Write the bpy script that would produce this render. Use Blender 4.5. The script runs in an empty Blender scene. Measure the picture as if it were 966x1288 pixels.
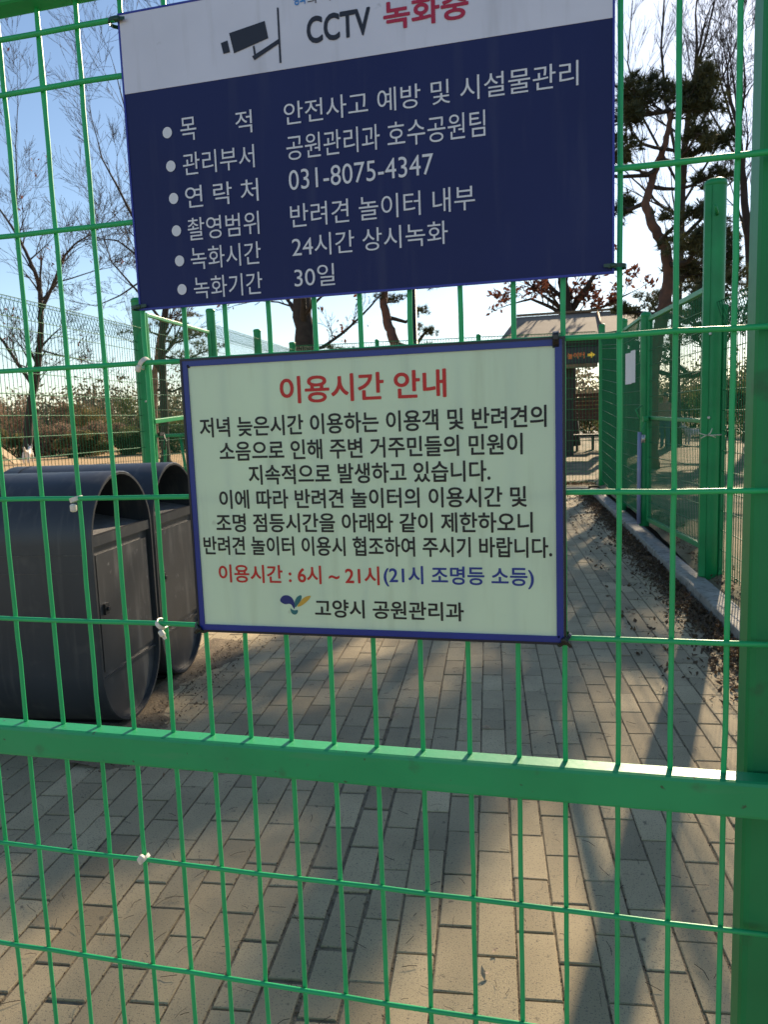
import bpy, math, random
from mathutils import Vector, Matrix, Quaternion
R = math.radians
sc = bpy.context.scene
col = bpy.context.collection

# ------------------------------------------------------------------ camera
CAM = Vector((0, 0, 1.4))
RIGHT = Vector((0.9709052, 0.2367690, -0.0358261))
UP = Vector((0.0049905, 0.1295706, 0.9915576))
FWD = Vector((-0.2394121, 0.9628873, -0.1246192))
FPX = 934.08
cd = bpy.data.cameras.new('camera'); cam = bpy.data.objects.new('camera', cd); col.objects.link(cam)
mw = Matrix((RIGHT, UP, -FWD)).transposed().to_4x4(); mw.translation = CAM
cam.matrix_world = mw
cd.sensor_fit = 'VERTICAL'; cd.sensor_height = 36; cd.sensor_width = 27; cd.lens = FPX / 1288 * 36
cd.clip_start = 0.02; cd.clip_end = 2000
cd.dof.use_dof = True; cd.dof.focus_distance = 1.0; cd.dof.aperture_fstop = 20.0
sc.camera = cam

# ------------------------------------------------------------------ light
SUN_AZ, SUN_EL = 12.5, 27.5
w = bpy.data.worlds.new('World'); sc.world = w; w.use_nodes = True
nt = w.node_tree; bg = nt.nodes['Background']
sky = nt.nodes.new('ShaderNodeTexSky'); sky.sky_type = 'NISHITA'; sky.sun_disc = False
sky.sun_elevation = R(SUN_EL); sky.sun_rotation = R(SUN_AZ)
sky.altitude = 50; sky.air_density = 1.0; sky.dust_density = 0.25; sky.ozone_density = 1.6
nt.links.new(sky.outputs[0], bg.inputs['Color']); bg.inputs['Strength'].default_value = 0.080
sd = bpy.data.lights.new('sun', 'SUN'); so = bpy.data.objects.new('sun', sd); col.objects.link(so)
sd.energy = 5.0; sd.angle = R(0.55); sd.color = (1.0, 0.82, 0.58)
sdir = Vector((math.sin(R(SUN_AZ)) * math.cos(R(SUN_EL)), math.cos(R(SUN_AZ)) * math.cos(R(SUN_EL)), math.sin(R(SUN_EL))))
so.rotation_euler = sdir.to_track_quat('Z', 'Y').to_euler(); so.location = (5, 20, 20)
vs = sc.view_settings
vs.view_transform = 'Standard'; vs.look = 'None'; vs.exposure = 1.0; vs.gamma = 1; vs.use_curve_mapping = False

# ------------------------------------------------------------------ helpers
def at(px, py, Y):
    """world point at depth Y (metres north of the camera) seen at photo pixel px, py"""
    d = FWD + RIGHT * ((px - 483) / FPX) - UP * ((py - 644) / FPX)
    return CAM + d * (Y / d.y)

class MB:
    def __init__(s): s.v = []; s.f = []; s.sm = []; s.col = None
    def add(s, v, f, smooth=False):
        o = len(s.v); s.v += [tuple(p) for p in v]
        for q in f: s.f.append(tuple(i + o for i in q)); s.sm.append(smooth)
    def box(s, c, size, rot=None, ch=0.0):
        x, y, z = [k / 2 for k in size]
        prof = rrect(size[1], size[2], ch) if ch else None
        if ch:
            s.sweep(prof, Vector(c) - Vector((x, 0, 0)), Vector(c) + Vector((x, 0, 0)), Vector((0, 0, 1)))
            return
        v = [Vector((i, j, k)) for i in (-x, x) for j in (-y, y) for k in (-z, z)]
        if rot is not None: v = [rot @ p for p in v]
        v = [p + Vector(c) for p in v]
        s.add(v, [(0, 1, 3, 2), (4, 6, 7, 5), (0, 4, 5, 1), (2, 3, 7, 6), (0, 2, 6, 4), (1, 5, 7, 3)])
    def sweep(s, prof, p0, p1, up, smooth=False):
        """2-D profile (a along side axis, b along up) swept from p0 to p1"""
        p0, p1, up = Vector(p0), Vector(p1), Vector(up)
        d = (p1 - p0).normalized(); side = up.cross(d).normalized(); up = d.cross(side)
        n = len(prof)
        v = [p + side * a + up * b for p in (p0, p1) for a, b in prof]
        s.add(v, [(i, (i + 1) % n, n + (i + 1) % n, n + i) for i in range(n)] , smooth)
        s.add(v, [tuple(range(n))[::-1], tuple(range(n, 2 * n))], False)
    def tube(s, pts, rad, n=6, cap=True, smooth=True, frame=None):
        pts = [Vector(p) for p in pts]
        if not isinstance(rad, (list, tuple)): rad = [rad] * len(pts)
        v = []; m = len(pts); prev = None
        for i, p in enumerate(pts):
            d = (pts[min(i + 1, m - 1)] - pts[max(i - 1, 0)])
            if d.length < 1e-9: d = Vector((0, 0, 1))
            d.normalize()
            if prev is None:
                a = Vector((0, 0, 1)) if abs(d.z) < .9 else Vector((1, 0, 0))
                x = d.cross(a).normalized()
            else:
                x = (prev - d * prev.dot(d)).normalized()
            prev = x; y = d.cross(x)
            for k in range(n):
                t = 2 * math.pi * k / n
                v.append(p + (x * math.cos(t) + y * math.sin(t)) * rad[i])
        f = [(i * n + k, i * n + (k + 1) % n, (i + 1) * n + (k + 1) % n, (i + 1) * n + k) for i in range(m - 1) for k in range(n)]
        s.add(v, f, smooth)
        if cap and n > 2:
            o = len(s.v) - len(v)
            s.f.append(tuple(o + k for k in range(n))[::-1]); s.sm.append(False)
            s.f.append(tuple(o + (m - 1) * n + k for k in range(n))); s.sm.append(False)
    def quad(s, a, b, c, d): s.add([a, b, c, d], [(0, 1, 2, 3)])
    def build(s, name, mat, parent=None, at0=None, label=None):
        o0 = Vector(at0) if at0 is not None else Vector((0, 0, 0))
        m = bpy.data.meshes.new(name)
        m.from_pydata([(p[0] - o0.x, p[1] - o0.y, p[2] - o0.z) for p in s.v], [], s.f)
        m.polygons.foreach_set('use_smooth', s.sm)
        if s.col:
            ca = m.color_attributes.new('tone', 'FLOAT_COLOR', 'POINT')
            flat = []
            for c in s.col: flat += [c, c, c, 1.0]
            ca.data.foreach_set('color', flat)
        m.update()
        o = bpy.data.objects.new(name, m); col.objects.link(o)
        if mat: m.materials.append(mat)
        if parent: o.parent = parent
        if label: o['label'] = label
        return o

def rrect(wd, ht, c):
    x, z = wd / 2, ht / 2; k = c * .3
    return [(-x, -z + c), (-x + k, -z + k), (-x + c, -z), (x - c, -z), (x - k, -z + k), (x, -z + c),
            (x, z - c), (x - k, z - k), (x - c, z), (-x + c, z), (-x + k, z - k), (-x, z - c)]

def tag(o, label, cat, group=None, kind=None):
    if label: o['label'] = label
    if cat: o['category'] = cat
    if group: o['group'] = group
    if kind: o['kind'] = kind
    return o
def thing(name, label, cat, loc=(0, 0, 0), rz=0, group=None):
    o = bpy.data.objects.new(name, None); col.objects.link(o)
    o.location = loc; o.rotation_euler = (0, 0, rz); o.empty_display_size = .2
    return tag(o, label, cat, group)
def structure(name, mb, mat):
    o = mb.build(name, mat); o['kind'] = 'structure'; return o

# ------------------------------------------------------------------ materials
def mat(name, base, rough=.5, var=.12, scale=6, base2=None, bump=0, bscale=40, metal=0, spec=.5, detail=4, attr=False, trans=0):
    m = bpy.data.materials.new(name); m.use_nodes = True
    n = m.node_tree.nodes; l = m.node_tree.links; b = n['Principled BSDF']
    b.inputs['Roughness'].default_value = rough; b.inputs['Metallic'].default_value = metal
    b.inputs['Specular IOR Level'].default_value = spec
    tc = n.new('ShaderNodeTexCoord'); no = n.new('ShaderNodeTexNoise')
    no.inputs['Scale'].default_value = scale; no.inputs['Detail'].default_value = detail
    l.new(tc.outputs['Object'], no.inputs['Vector'])
    ra = n.new('ShaderNodeValToRGB'); l.new(no.outputs['Fac'], ra.inputs['Fac'])
    ra.color_ramp.elements[0].position = .32; ra.color_ramp.elements[1].position = .68
    c2 = base2 or tuple(min(1, c * (1 + var)) for c in base)
    c1 = base if base2 else tuple(c * (1 - var) for c in base)
    ra.color_ramp.elements[0].color = (*c1, 1); ra.color_ramp.elements[1].color = (*c2, 1)
    out = ra.outputs['Color']
    if attr:
        va = n.new('ShaderNodeVertexColor'); va.layer_name = 'tone'
        mx = n.new('ShaderNodeMix'); mx.data_type = 'RGBA'; mx.blend_type = 'MULTIPLY'; mx.inputs[0].default_value = 1
        l.new(out, mx.inputs[6]); l.new(va.outputs['Color'], mx.inputs[7]); out = mx.outputs[2]
    l.new(out, b.inputs['Base Color'])
    if bump:
        bn = n.new('ShaderNodeTexNoise'); bn.inputs['Scale'].default_value = bscale; bn.inputs['Detail'].default_value = 6
        l.new(tc.outputs['Object'], bn.inputs['Vector'])
        bu = n.new('ShaderNodeBump'); bu.inputs['Strength'].default_value = bump; bu.inputs['Distance'].default_value = .01
        l.new(bn.outputs['Fac'], bu.inputs['Height']); l.new(bu.outputs['Normal'], b.inputs['Normal'])
    if trans:
        tr = n.new('ShaderNodeBsdfTranslucent'); l.new(out, tr.inputs['Color'])
        ms = n.new('ShaderNodeMixShader'); ms.inputs[0].default_value = trans
        l.new(b.outputs[0], ms.inputs[1]); l.new(tr.outputs[0], ms.inputs[2])
        l.new(ms.outputs[0], n['Material Output'].inputs['Surface'])
    return m
def speckle(m, colr, scale, lo, hi, amt=1.0):
    """second noise layer of spots over a material's base colour"""
    n = m.node_tree.nodes; l = m.node_tree.links; b = n['Principled BSDF']
    src = b.inputs['Base Color'].links[0].from_socket
    tc = n.new('ShaderNodeTexCoord'); no = n.new('ShaderNodeTexNoise'); no.inputs['Scale'].default_value = scale; no.inputs['Detail'].default_value = 5
    l.new(tc.outputs['Object'], no.inputs['Vector'])
    mr = n.new('ShaderNodeMapRange'); mr.inputs[1].default_value = lo; mr.inputs[2].default_value = hi; mr.inputs[4].default_value = amt
    l.new(no.outputs['Fac'], mr.inputs[0])
    mx = n.new('ShaderNodeMix'); mx.data_type = 'RGBA'
    l.new(mr.outputs[0], mx.inputs[0]); l.new(src, mx.inputs[6]); mx.inputs[7].default_value = (*colr, 1)
    l.new(mx.outputs[2], b.inputs['Base Color'])
    return m

def streak(m, colr, sc_, lo, hi, amt):
    """run-off streaks: noise stretched along the vertical"""
    n = m.node_tree.nodes; l = m.node_tree.links; b = n['Principled BSDF']
    src = b.inputs['Base Color'].links[0].from_socket
    tc = n.new('ShaderNodeTexCoord'); mp = n.new('ShaderNodeMapping'); mp.inputs['Scale'].default_value = sc_
    no = n.new('ShaderNodeTexNoise'); no.inputs['Scale'].default_value = 1; no.inputs['Detail'].default_value = 5
    l.new(tc.outputs['Object'], mp.inputs['Vector']); l.new(mp.outputs[0], no.inputs['Vector'])
    mr = n.new('ShaderNodeMapRange'); mr.inputs[1].default_value = lo; mr.inputs[2].default_value = hi; mr.inputs[4].default_value = amt
    l.new(no.outputs['Fac'], mr.inputs[0])
    mx = n.new('ShaderNodeMix'); mx.data_type = 'RGBA'
    l.new(mr.outputs[0], mx.inputs[0]); l.new(src, mx.inputs[6]); mx.inputs[7].default_value = (*colr, 1)
    l.new(mx.outputs[2], b.inputs['Base Color'])

M = {}
M['green'] = mat('green_paint', (.017, .335, .118), .44, .10, 9, bump=.03, bscale=90, spec=.45)
speckle(M['green'], (.06, .36, .17), 5, .55, .72, .55)
speckle(M['green'], (.05, .045, .03), 95, .68, .73, .8)
streak(M['green'], (.10, .30, .16), (9, 60, 60), .56, .72, .35)
speckle(M['green'], (.05, .12, .06), 26, .66, .76, .5)
M['shaded_green'] = mat('green_paint_shaded', (.009, .20, .065), .5, .10, 9, bump=.03, bscale=90, spec=.4)  # gate green darkened: shade on stiles and post is put into the colour
speckle(M['shaded_green'], (.03, .075, .04), 20, .64, .74, .6)
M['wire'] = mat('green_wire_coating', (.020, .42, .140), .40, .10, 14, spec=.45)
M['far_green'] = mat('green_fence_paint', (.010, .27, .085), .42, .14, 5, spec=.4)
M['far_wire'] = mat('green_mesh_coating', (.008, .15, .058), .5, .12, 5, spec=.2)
M['sign_white'] = mat('printed_white', (.66, .68, .80), .5, .05, 12); speckle(M['sign_white'], (.42, .44, .52), 70, .70, .76, .6)
M['sign_navy'] = mat('printed_navy', (.010, .018, .100), .55, .10, 5, spec=.3)
speckle(M['sign_navy'], (.022, .032, .115), 4, .5, .75, .6)
M['sign_edge'] = mat('printed_blue_edge', (.02, .035, .33), .45, .05, 8)
M['sign_ink'] = mat('printed_pale_ink', (.70, .72, .78), .5, .03, 20)
M['ink_dark'] = mat('printed_dark_ink', (.012, .014, .03), .5, .05, 20)
M['ink_crimson'] = mat('printed_crimson', (.42, .012, .055), .5, .05, 20)
M['ink_sky'] = mat('printed_light_blue', (.04, .25, .66), .5, .05, 20)
M['board'] = mat('pale_green_board', (.66, .80, .63), .40, .03, 7, trans=.15); speckle(M['board'], (.42, .50, .38), 60, .71, .77, .5)
streak(M['board'], (.40, .47, .34), (70, 70, 6), .55, .75, .30)
streak(M['sign_navy'], (.05, .06, .13), (60, 60, 5), .55, .75, .35)
streak(M['sign_white'], (.42, .43, .48), (60, 60, 7), .56, .75, .35)
M['frame_blue'] = mat('blue_sign_frame', (.012, .032, .24), .35, .10, 15)
M['frame_black'] = mat('black_sign_edge', (.008, .009, .018), .4, .1, 15)
M['ink_red'] = mat('printed_red', (.55, .022, .016), .5, .05, 20)
M['ink_black'] = mat('printed_black', (.010, .011, .012), .5, .05, 20)
M['ink_blue'] = mat('printed_blue', (.015, .040, .26), .5, .05, 20)
M['logo_navy'] = mat('emblem_navy', (.012, .025, .17), .5, .03)
M['logo_teal'] = mat('emblem_teal', (.02, .16, .17), .5, .03)
M['logo_gold'] = mat('emblem_gold', (.62, .38, .05), .5, .03)
M['tie_black'] = mat('black_nylon', (.008, .008, .009), .3, .1)
M['tie_green'] = mat('dark_green_nylon', (.010, .05, .03), .35, .1)
M['tie_white'] = mat('yellowed_white_nylon', (.70, .64, .55), .4, .10, 40)
M['bin'] = mat('charcoal_powder_coat', (.036, .039, .045), .40, .12, 5, bump=.05, bscale=160)
speckle(M['bin'], (.10, .095, .085), 9, .60, .78, .55)
M['bin_face'] = mat('dark_bin_door', (.050, .050, .053), .40, .12, 7, bump=.05, bscale=160)
speckle(M['bin_face'], (.15, .145, .135), 7, .58, .76, .5)
streak(M['bin'], (.11, .105, .095), (30, 14, 2.2), .54, .74, .45)
streak(M['bin_face'], (.17, .165, .155), (30, 16, 2.5), .54, .72, .5)
M['bin_dust'] = mat('dusty_tray', (.16, .155, .15), .7, .25, 14, bump=.2, bscale=90)
M['bin_in'] = mat('bin_inside', (.012, .012, .013), .7, .1)
M['paver'] = mat('concrete_paver', (.350, .275, .160), .88, .1, 3.2, base2=(.455, .360, .215), bump=.28, bscale=420, attr=True, detail=8)
speckle(M['paver'], (.10, .088, .070), 210, .57, .66, .8)
speckle(M['paver'], (.085, .070, .050), 34, .66, .72, .7)
speckle(M['paver'], (.25, .205, .135), 1.7, .52, .75, .6)
M['joint'] = mat('joint_sand', (.20, .158, .10), .95, .3, 40, bump=.8, bscale=150)
speckle(M['joint'], (.16, .13, .09), 120, .55, .66, .8)
M['kerb'] = mat('kerb_concrete', (.31, .285, .24), .85, .2, 6, bump=.5, bscale=90); speckle(M['kerb'], (.13, .11, .085), 22, .52, .68, .75)
M['soil'] = mat('park_soil', (.15, .115, .06), .95, .2, 1.2, base2=(.27, .205, .115), bump=.8, bscale=30, detail=8)
speckle(M['soil'], (.075, .080, .035), 2.2, .46, .62, .8)
M['sand'] = mat('sandy_ground', (.36, .23, .105), .95, .2, .8, base2=(.46, .31, .15), bump=.8, bscale=25, detail=8)
M['sand_dark'] = mat('brown_drifted_soil', (.17, .125, .075), .95, .3, 12, bump=.8, bscale=70); speckle(M['sand_dark'], (.07, .05, .03), 90, .55, .66, .8)
M['ground'] = mat('bare_earth', (.16, .135, .085), .95, .25, .4, base2=(.25, .215, .135), bump=.6, bscale=8, detail=8)
M['litter'] = mat('dry_leaf_litter', (.060, .036, .020), .8, .3, 14, base2=(.17, .105, .055), trans=.2)
M['needle_dry'] = mat('dry_pine_needle', (.045, .030, .018), .8, .3, 20)
M['bark'] = mat('grey_bark', (.040, .031, .025), .9, .3, 9, bump=.8, bscale=40)
M['bark_dark'] = mat('dark_bark', (.038, .028, .022), .9, .3, 8, bump=.8, bscale=35)
M['bark_red'] = mat('red_pine_bark', (.16, .075, .050), .9, .3, 6, base2=(.08, .045, .035), bump=.8, bscale=35)
M['bark_pink'] = mat('pinkish_bark', (.30, .17, .13), .9, .3, 6, base2=(.11, .07, .055), bump=.8, bscale=35)
M['twig'] = mat('bare_twig', (.036, .027, .022), .9, .2, 3)
M['needles'] = mat('pine_needles', (.028, .040, .016), .6, .3, 1.5, base2=(.085, .085, .030), trans=.25)
M['needles2'] = mat('pine_needles_olive', (.055, .065, .020), .6, .3, 1.5, base2=(.13, .12, .045), trans=.25)
M['russet'] = mat('russet_leaves', (.11, .035, .022), .7, .3, 4, base2=(.18, .068, .038), trans=.35)
M['shrub_olive'] = mat('olive_shrub_leaves', (.10, .095, .035), .7, .3, 2, base2=(.20, .155, .065), trans=.45)
M['shrub_brown'] = mat('brown_shrub_leaves', (.19, .125, .085), .8, .3, 2, base2=(.31, .22, .155), trans=.45)
M['shrub_green'] = mat('green_shrub_leaves', (.055, .080, .028), .7, .3, 2, base2=(.11, .125, .045), trans=.45)
M['roof'] = mat('grey_roof_shingle', (.20, .155, .115), .85, .15, 1.2, base2=(.27, .215, .165), bump=.5, bscale=20)
M['timber'] = mat('dark_stained_timber', (.030, .022, .017), .7, .25, 4)
M['timber_red'] = mat('red_brown_boards', (.085, .032, .022), .7, .25, 3)
M['timber_tan'] = mat('tan_timber', (.20, .13, .07), .7, .25, 3)
M['ledboard'] = mat('led_board_black', (.010, .010, .011), .4, .1)
M['plank'] = mat('pale_plank', (.50, .36, .21), .8, .2, 5)
M['paper'] = mat('paper_notice', (.78, .78, .82), .6, .06, 6)
M['pipe'] = mat('lavender_pipe', (.27, .29, .46), .4, .08, 8)
M['steel'] = mat('galvanised_steel', (.42, .42, .42), .35, .15, 30, metal=.8)
M['fur_white'] = mat('white_fur', (.72, .66, .60), .9, .15, 12, bump=.6, bscale=60)
M['fur_grey'] = mat('pale_grey_fur', (.50, .50, .50), .9, .25, 9, bump=.6, bscale=60)
M['skin'] = mat('skin', (.50, .28, .20), .55, .06)
M['hair'] = mat('black_hair', (.012, .010, .009), .5, .2, 30)
M['top_pink'] = mat('dusty_pink_jacket', (.42, .25, .23), .85, .10, 10)
M['jeans'] = mat('blue_jeans', (.060, .10, .19), .85, .15, 20)
M['shoe'] = mat('dark_shoe', (.03, .03, .03), .6, .1)
M['pole'] = mat('dark_pole', (.018, .018, .020), .5, .1)
M['far_wood'] = mat('far_wood_leaves', (.085, .085, .050), .8, .3, .08, base2=(.18, .145, .10), trans=.35)
M['concrete_far'] = mat('pale_path', (.50, .47, .42), .9, .1, .6)
def emit(name, c, s):
    m = bpy.data.materials.new(name); m.use_nodes = True; b = m.node_tree.nodes['Principled BSDF']
    b.inputs['Base Color'].default_value = (*[k * .3 for k in c], 1); b.inputs['Emission Color'].default_value = (*c, 1); b.inputs['Emission Strength'].default_value = s
    return m
M['led_orange'] = emit('led_orange_light', (1, .28, .05), .13)
M['led_yellow'] = emit('led_yellow_light', (1, .68, .05), .20)

rnd = random.Random(7)
PD = Vector((-.0995, .99504, 0)); PU = Vector((.99504, .0995, 0))     # path direction and its right-hand side

# ------------------------------------------------------------------ ground
g = MB(); g.quad((-400, -400, -.06), (400, -400, -.06), (400, 600, -.06), (-400, 600, -.06)); structure('ground', g, M['ground'])
g = MB(); g.quad((-4.9, -3, -.0050), (1.35, -3, -.0050), (.75, 14.6, -.0050), (-6.0, 14.6, -.0050)); structure('path_bed', g, M['joint'])
def kx(y): return .979 - .070 * (y - 4.71)            # kerb face beside the path
g = MB(); n = 0
g.col = []
W_, L_ = .106, .238
for c in range(-44, 22):
    u0 = .4707 + c * W_
    off = 1.780 + (L_ / 2 if c % 2 else 0) + rnd.uniform(-.012, .012)
    for k in range(-20, 56):
        v0 = off + k * L_
        uc, vc = u0 - W_ / 2, v0 + L_ / 2
        P = PU * uc + PD * vc
        if P.y < -2.2 or P.y > 13.4 or P.x < -4.6 - .03 * P.y or P.x > kx(P.y) - .02: continue
        gap = .0020 + rnd.random() * .0022
        if c in (-9, -8) and P.y < 3.5: gap += .0035        # the loosened courses at the left
        hw, hl = W_ / 2 - gap, L_ / 2 - gap
        P += PU * rnd.uniform(-.0012, .0012) + PD * rnd.uniform(-.0015, .0015)
        a = rnd.gauss(0, .004); ux = PU * math.cos(a) + PD * math.sin(a); vx = PD * math.cos(a) - PU * math.sin(a)
        z = rnd.gauss(0, .0009); tx, ty = rnd.gauss(0, .006), rnd.gauss(0, .004)
        vv = []
        ch = .0025
        for (q, dz) in ((0, 0), (1, -.0025), (1, -.03)):
            e = ch if q == 0 else 0
            for sx, sy in ((-1, -1), (1, -1), (1, 1), (-1, 1)):
                x, y = sx * (hw - e), sy * (hl - e)
                jit = rnd.uniform(-.0013, .0013)
                vv.append(P + ux * (x + jit) + vx * (y + jit) + Vector((0, 0, z + tx * x + ty * y + dz)))
        o = len(g.v)
        f = [(0, 1, 2, 3)]
        for b in (0, 4):
            for i in range(4): f.append((b + 4 + i, b + 4 + (i + 1) % 4, b + (i + 1) % 4, b + i))
        g.add(vv, f)
        tone = rnd.gauss(.95, .12); g.col += [max(.62, min(1.22, tone))] * 12
structure('pavement', g, M['paver'])

# kerb: cast concrete lengths, one turn across the far end of the path
g = MB(); y = .2
def kerb_piece(p0, p1, wd, h):
    prof = rrect(wd, h + .1, .012)
    g.sweep(prof, Vector((p0[0], p0[1], (h - .1) / 2)), Vector((p1[0], p1[1], (h - .1) / 2)), Vector((0, 0, 1)))
while y < 13.2:
    y1 = min(y + .995, 13.3); j = rnd.uniform(-.006, .006)
    kerb_piece((kx(y) + .08 + j, y), (kx(y1) + .08 + j, y1 - .006), .16, .085 + rnd.uniform(-.004, .004)); y = y1
x = kx(13.3) - .01
while x > -5.6:
    kerb_piece((x, 13.46 - (x) * .14), (x - .99, 13.46 - (x - .99) * .14), .15, .09); x -= 1.0
structure('kerb', g, M['kerb'])

# park ground right of and beyond the path, and the sandy run on the left
def sheet(xs, ys, zf, inside=None, amp=.02, seed=1):
    r = random.Random(seed); mb = MB(); idx = {}
    for i, yy in enumerate(ys):
        for j, t in enumerate(xs):
            p = zf(t, yy); idx[i, j] = len(mb.v); mb.v.append((p[0], p[1], p[2] + r.uniform(-amp, amp)))
    for i in range(len(ys) - 1):
        for j in range(len(xs) - 1):
            mb.f.append((idx[i, j], idx[i, j + 1], idx[i + 1, j + 1], idx[i + 1, j])); mb.sm.append(True)
    return mb
ys = [-3 + .25 * k for k in range(68)] + [14 + 1.5 * k for k in range(30)]
def pz(y): return .085 + .10 * max(0, min(1, (y - 5.8) / 2.6)) - .06 * max(0, min(1, (y - 10) / 4))
structure('park_ground', sheet([0, .15, .35, .6, 1, 1.6, 2.5, 4, 7, 12, 20, 40], ys,
          lambda t, y: (kx(min(y, 13.3)) + .155 + t, y, pz(y) - (.03 if t == 0 else 0) + (.02 if .1 < t < .5 else 0)), seed=2, amp=.012), M['soil'])
structure('far_park_ground', sheet([-6.2, -4, -2, 0, .62], [13.5 + 1.5 * k for k in range(30)],
          lambda t, y: (t, y + (-.14 * t if y < 14 else 0), .10), seed=3, amp=.01), M['soil'])
structure('sandy_ground', sheet([-60, -45, -30, -20, -14, -9, -7, -6.21], [-2 + 2 * k for k in range(34)], lambda t, y: (t + (1.3 - .085 * y if t > -7 and y < 15 else 0), y, .07), seed=4, amp=.02), M['sand'])
g = MB(); g.quad((-6, 44, .15), (30, 44, .15), (30, 49, .152), (-6, 49, .152)); structure('far_path', g, M['concrete_far'])

# ------------------------------------------------------------------ trees
def rand_unit(r):
    while 1:
        v = Vector((r.uniform(-1, 1), r.uniform(-1, 1), r.uniform(-1, 1)))
        if .05 < v.length < 1: return v.normalized()
def branch(mb, tw, p, d, length, r0, depth, r, upb=.25, spread=.75, kids=3, minr=.004, ends=None):
    n = max(2, min(6, int(length / .35))); pts = [p]; rad = [r0]; q = p.copy(); dd = d.normalized()
    for i in range(n):
        dd = (dd + rand_unit(r) * .20 + Vector((0, 0, upb * .22))).normalized()
        q = q + dd * (length / n); pts.append(q.copy()); rad.append(max(minr, r0 * (1 - .62 * (i + 1) / n)))
    tgt = mb if r0 > .025 else tw
    tgt.tube(pts, rad, 7 if r0 > .08 else (5 if r0 > .03 else 3), cap=False)
    if depth == 0:
        if ends is not None: ends.append(pts[-1])
        return
    for k in range(kids):
        i = r.randint(max(1, n // 3), n); base = pts[i]; ax = (pts[i] - pts[i - 1]).normalized()
        s = rand_unit(r); s = (s - ax * s.dot(ax)).normalized()
        nd = (ax + s * spread * r.uniform(.6, 1.3) + Vector((0, 0, upb))).normalized()
        branch(mb, tw, base, nd, length * r.uniform(.50, .85), max(minr, rad[i] * r.uniform(.55, .75)), depth - 1, r, upb, spread, kids, minr, ends)
    branch(mb, tw, pts[-1], dd, length * r.uniform(.6, .8), max(minr, rad[-1]), depth - 1, r, upb, spread, kids, minr, ends)

def leafcloud(mb, c, rad, n, size, r, hollow=.4):
    for _ in range(n):
        u = rand_unit(r) * (hollow + (1 - hollow) * r.random() ** .6)
        p = Vector((c[0] + u.x * rad[0], c[1] + u.y * rad[1], c[2] + u.z * rad[2]))
        a = rand_unit(r); b = a.cross(rand_unit(r))
        if b.length < .05: continue
        b.normalize(); s = size * r.uniform(.6, 1.3)
        mb.add([p - a * s, p + b * s * .45, p + a * s, p - b * s * .45], [(0, 1, 2, 3)])

def bare_tree(label, limbs, seed, depth=4, bark='bark', tw='twig', leaves=None, leafn=0, leafsize=.09, upb=.25, kids=3, group='bare trees in the park', lenf=.55, minr=.005, cat='tree', spread=.75):
    """limbs: list of (points, r0, r1); the first is the trunk"""
    r = random.Random(seed); root = Vector(limbs[0][0][0])
    t = thing('bare_tree', label, cat, root, group=group)
    tr, br, tg, ends = MB(), MB(), MB(), []
    for li, (pts, r0, r1) in enumerate(limbs):
        pts = [Vector(p) for p in pts]; fine = []
        for a, b in zip(pts[:-1], pts[1:]):
            for k in range(4): fine.append(a.lerp(b, k / 4) + rand_unit(r) * r0 * (.12 if k else 0))
        fine.append(pts[-1]); m = len(fine)
        rads = [r0 + (r1 - r0) * i / (m - 1) for i in range(m)]
        if li == 0: rads[0] *= 1.5; rads[1] *= 1.15
        (tr if li == 0 else br).tube(fine, rads, 9 if r0 > .1 else 6, cap=True)
        tot = sum((b - a).length for a, b in zip(pts[:-1], pts[1:]))
        lo = .45 if li == 0 else .2
        for k in range(4 if li == 0 else 6):
            i = int(m * (lo + (1 - lo) * (k + r.random() * .8) / 6.5)); i = min(m - 1, max(1, i))
            ax = (fine[i] - fine[i - 1]).normalized(); s = rand_unit(r); s.z = abs(s.z) * .6
            branch(br, tg, fine[i], (ax * .7 + s * .9).normalized(), tot * lenf * r.uniform(.30, .55), rads[i] * .5, depth - 1, r, upb, spread, kids, minr, ends)
        branch(br, tg, fine[-1], (fine[-1] - fine[-2]).normalized(), tot * lenf * .5, r1, depth - 1, r, upb, spread, kids, minr, ends)
    tr.build('trunk', M[bark], t, root); br.build('branches', M[bark], t, root)
    if tg.v: tg.build('twigs', M[tw], t, root)
    if leaves:
        lf = MB()
        for _ in range(leafn):
            e = r.choice(ends); leafcloud(lf, e, (.25, .25, .25), r.randint(2, 6), leafsize, r, .1)
        lf.build('leaves', M[leaves], t, root)
    return t

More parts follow.
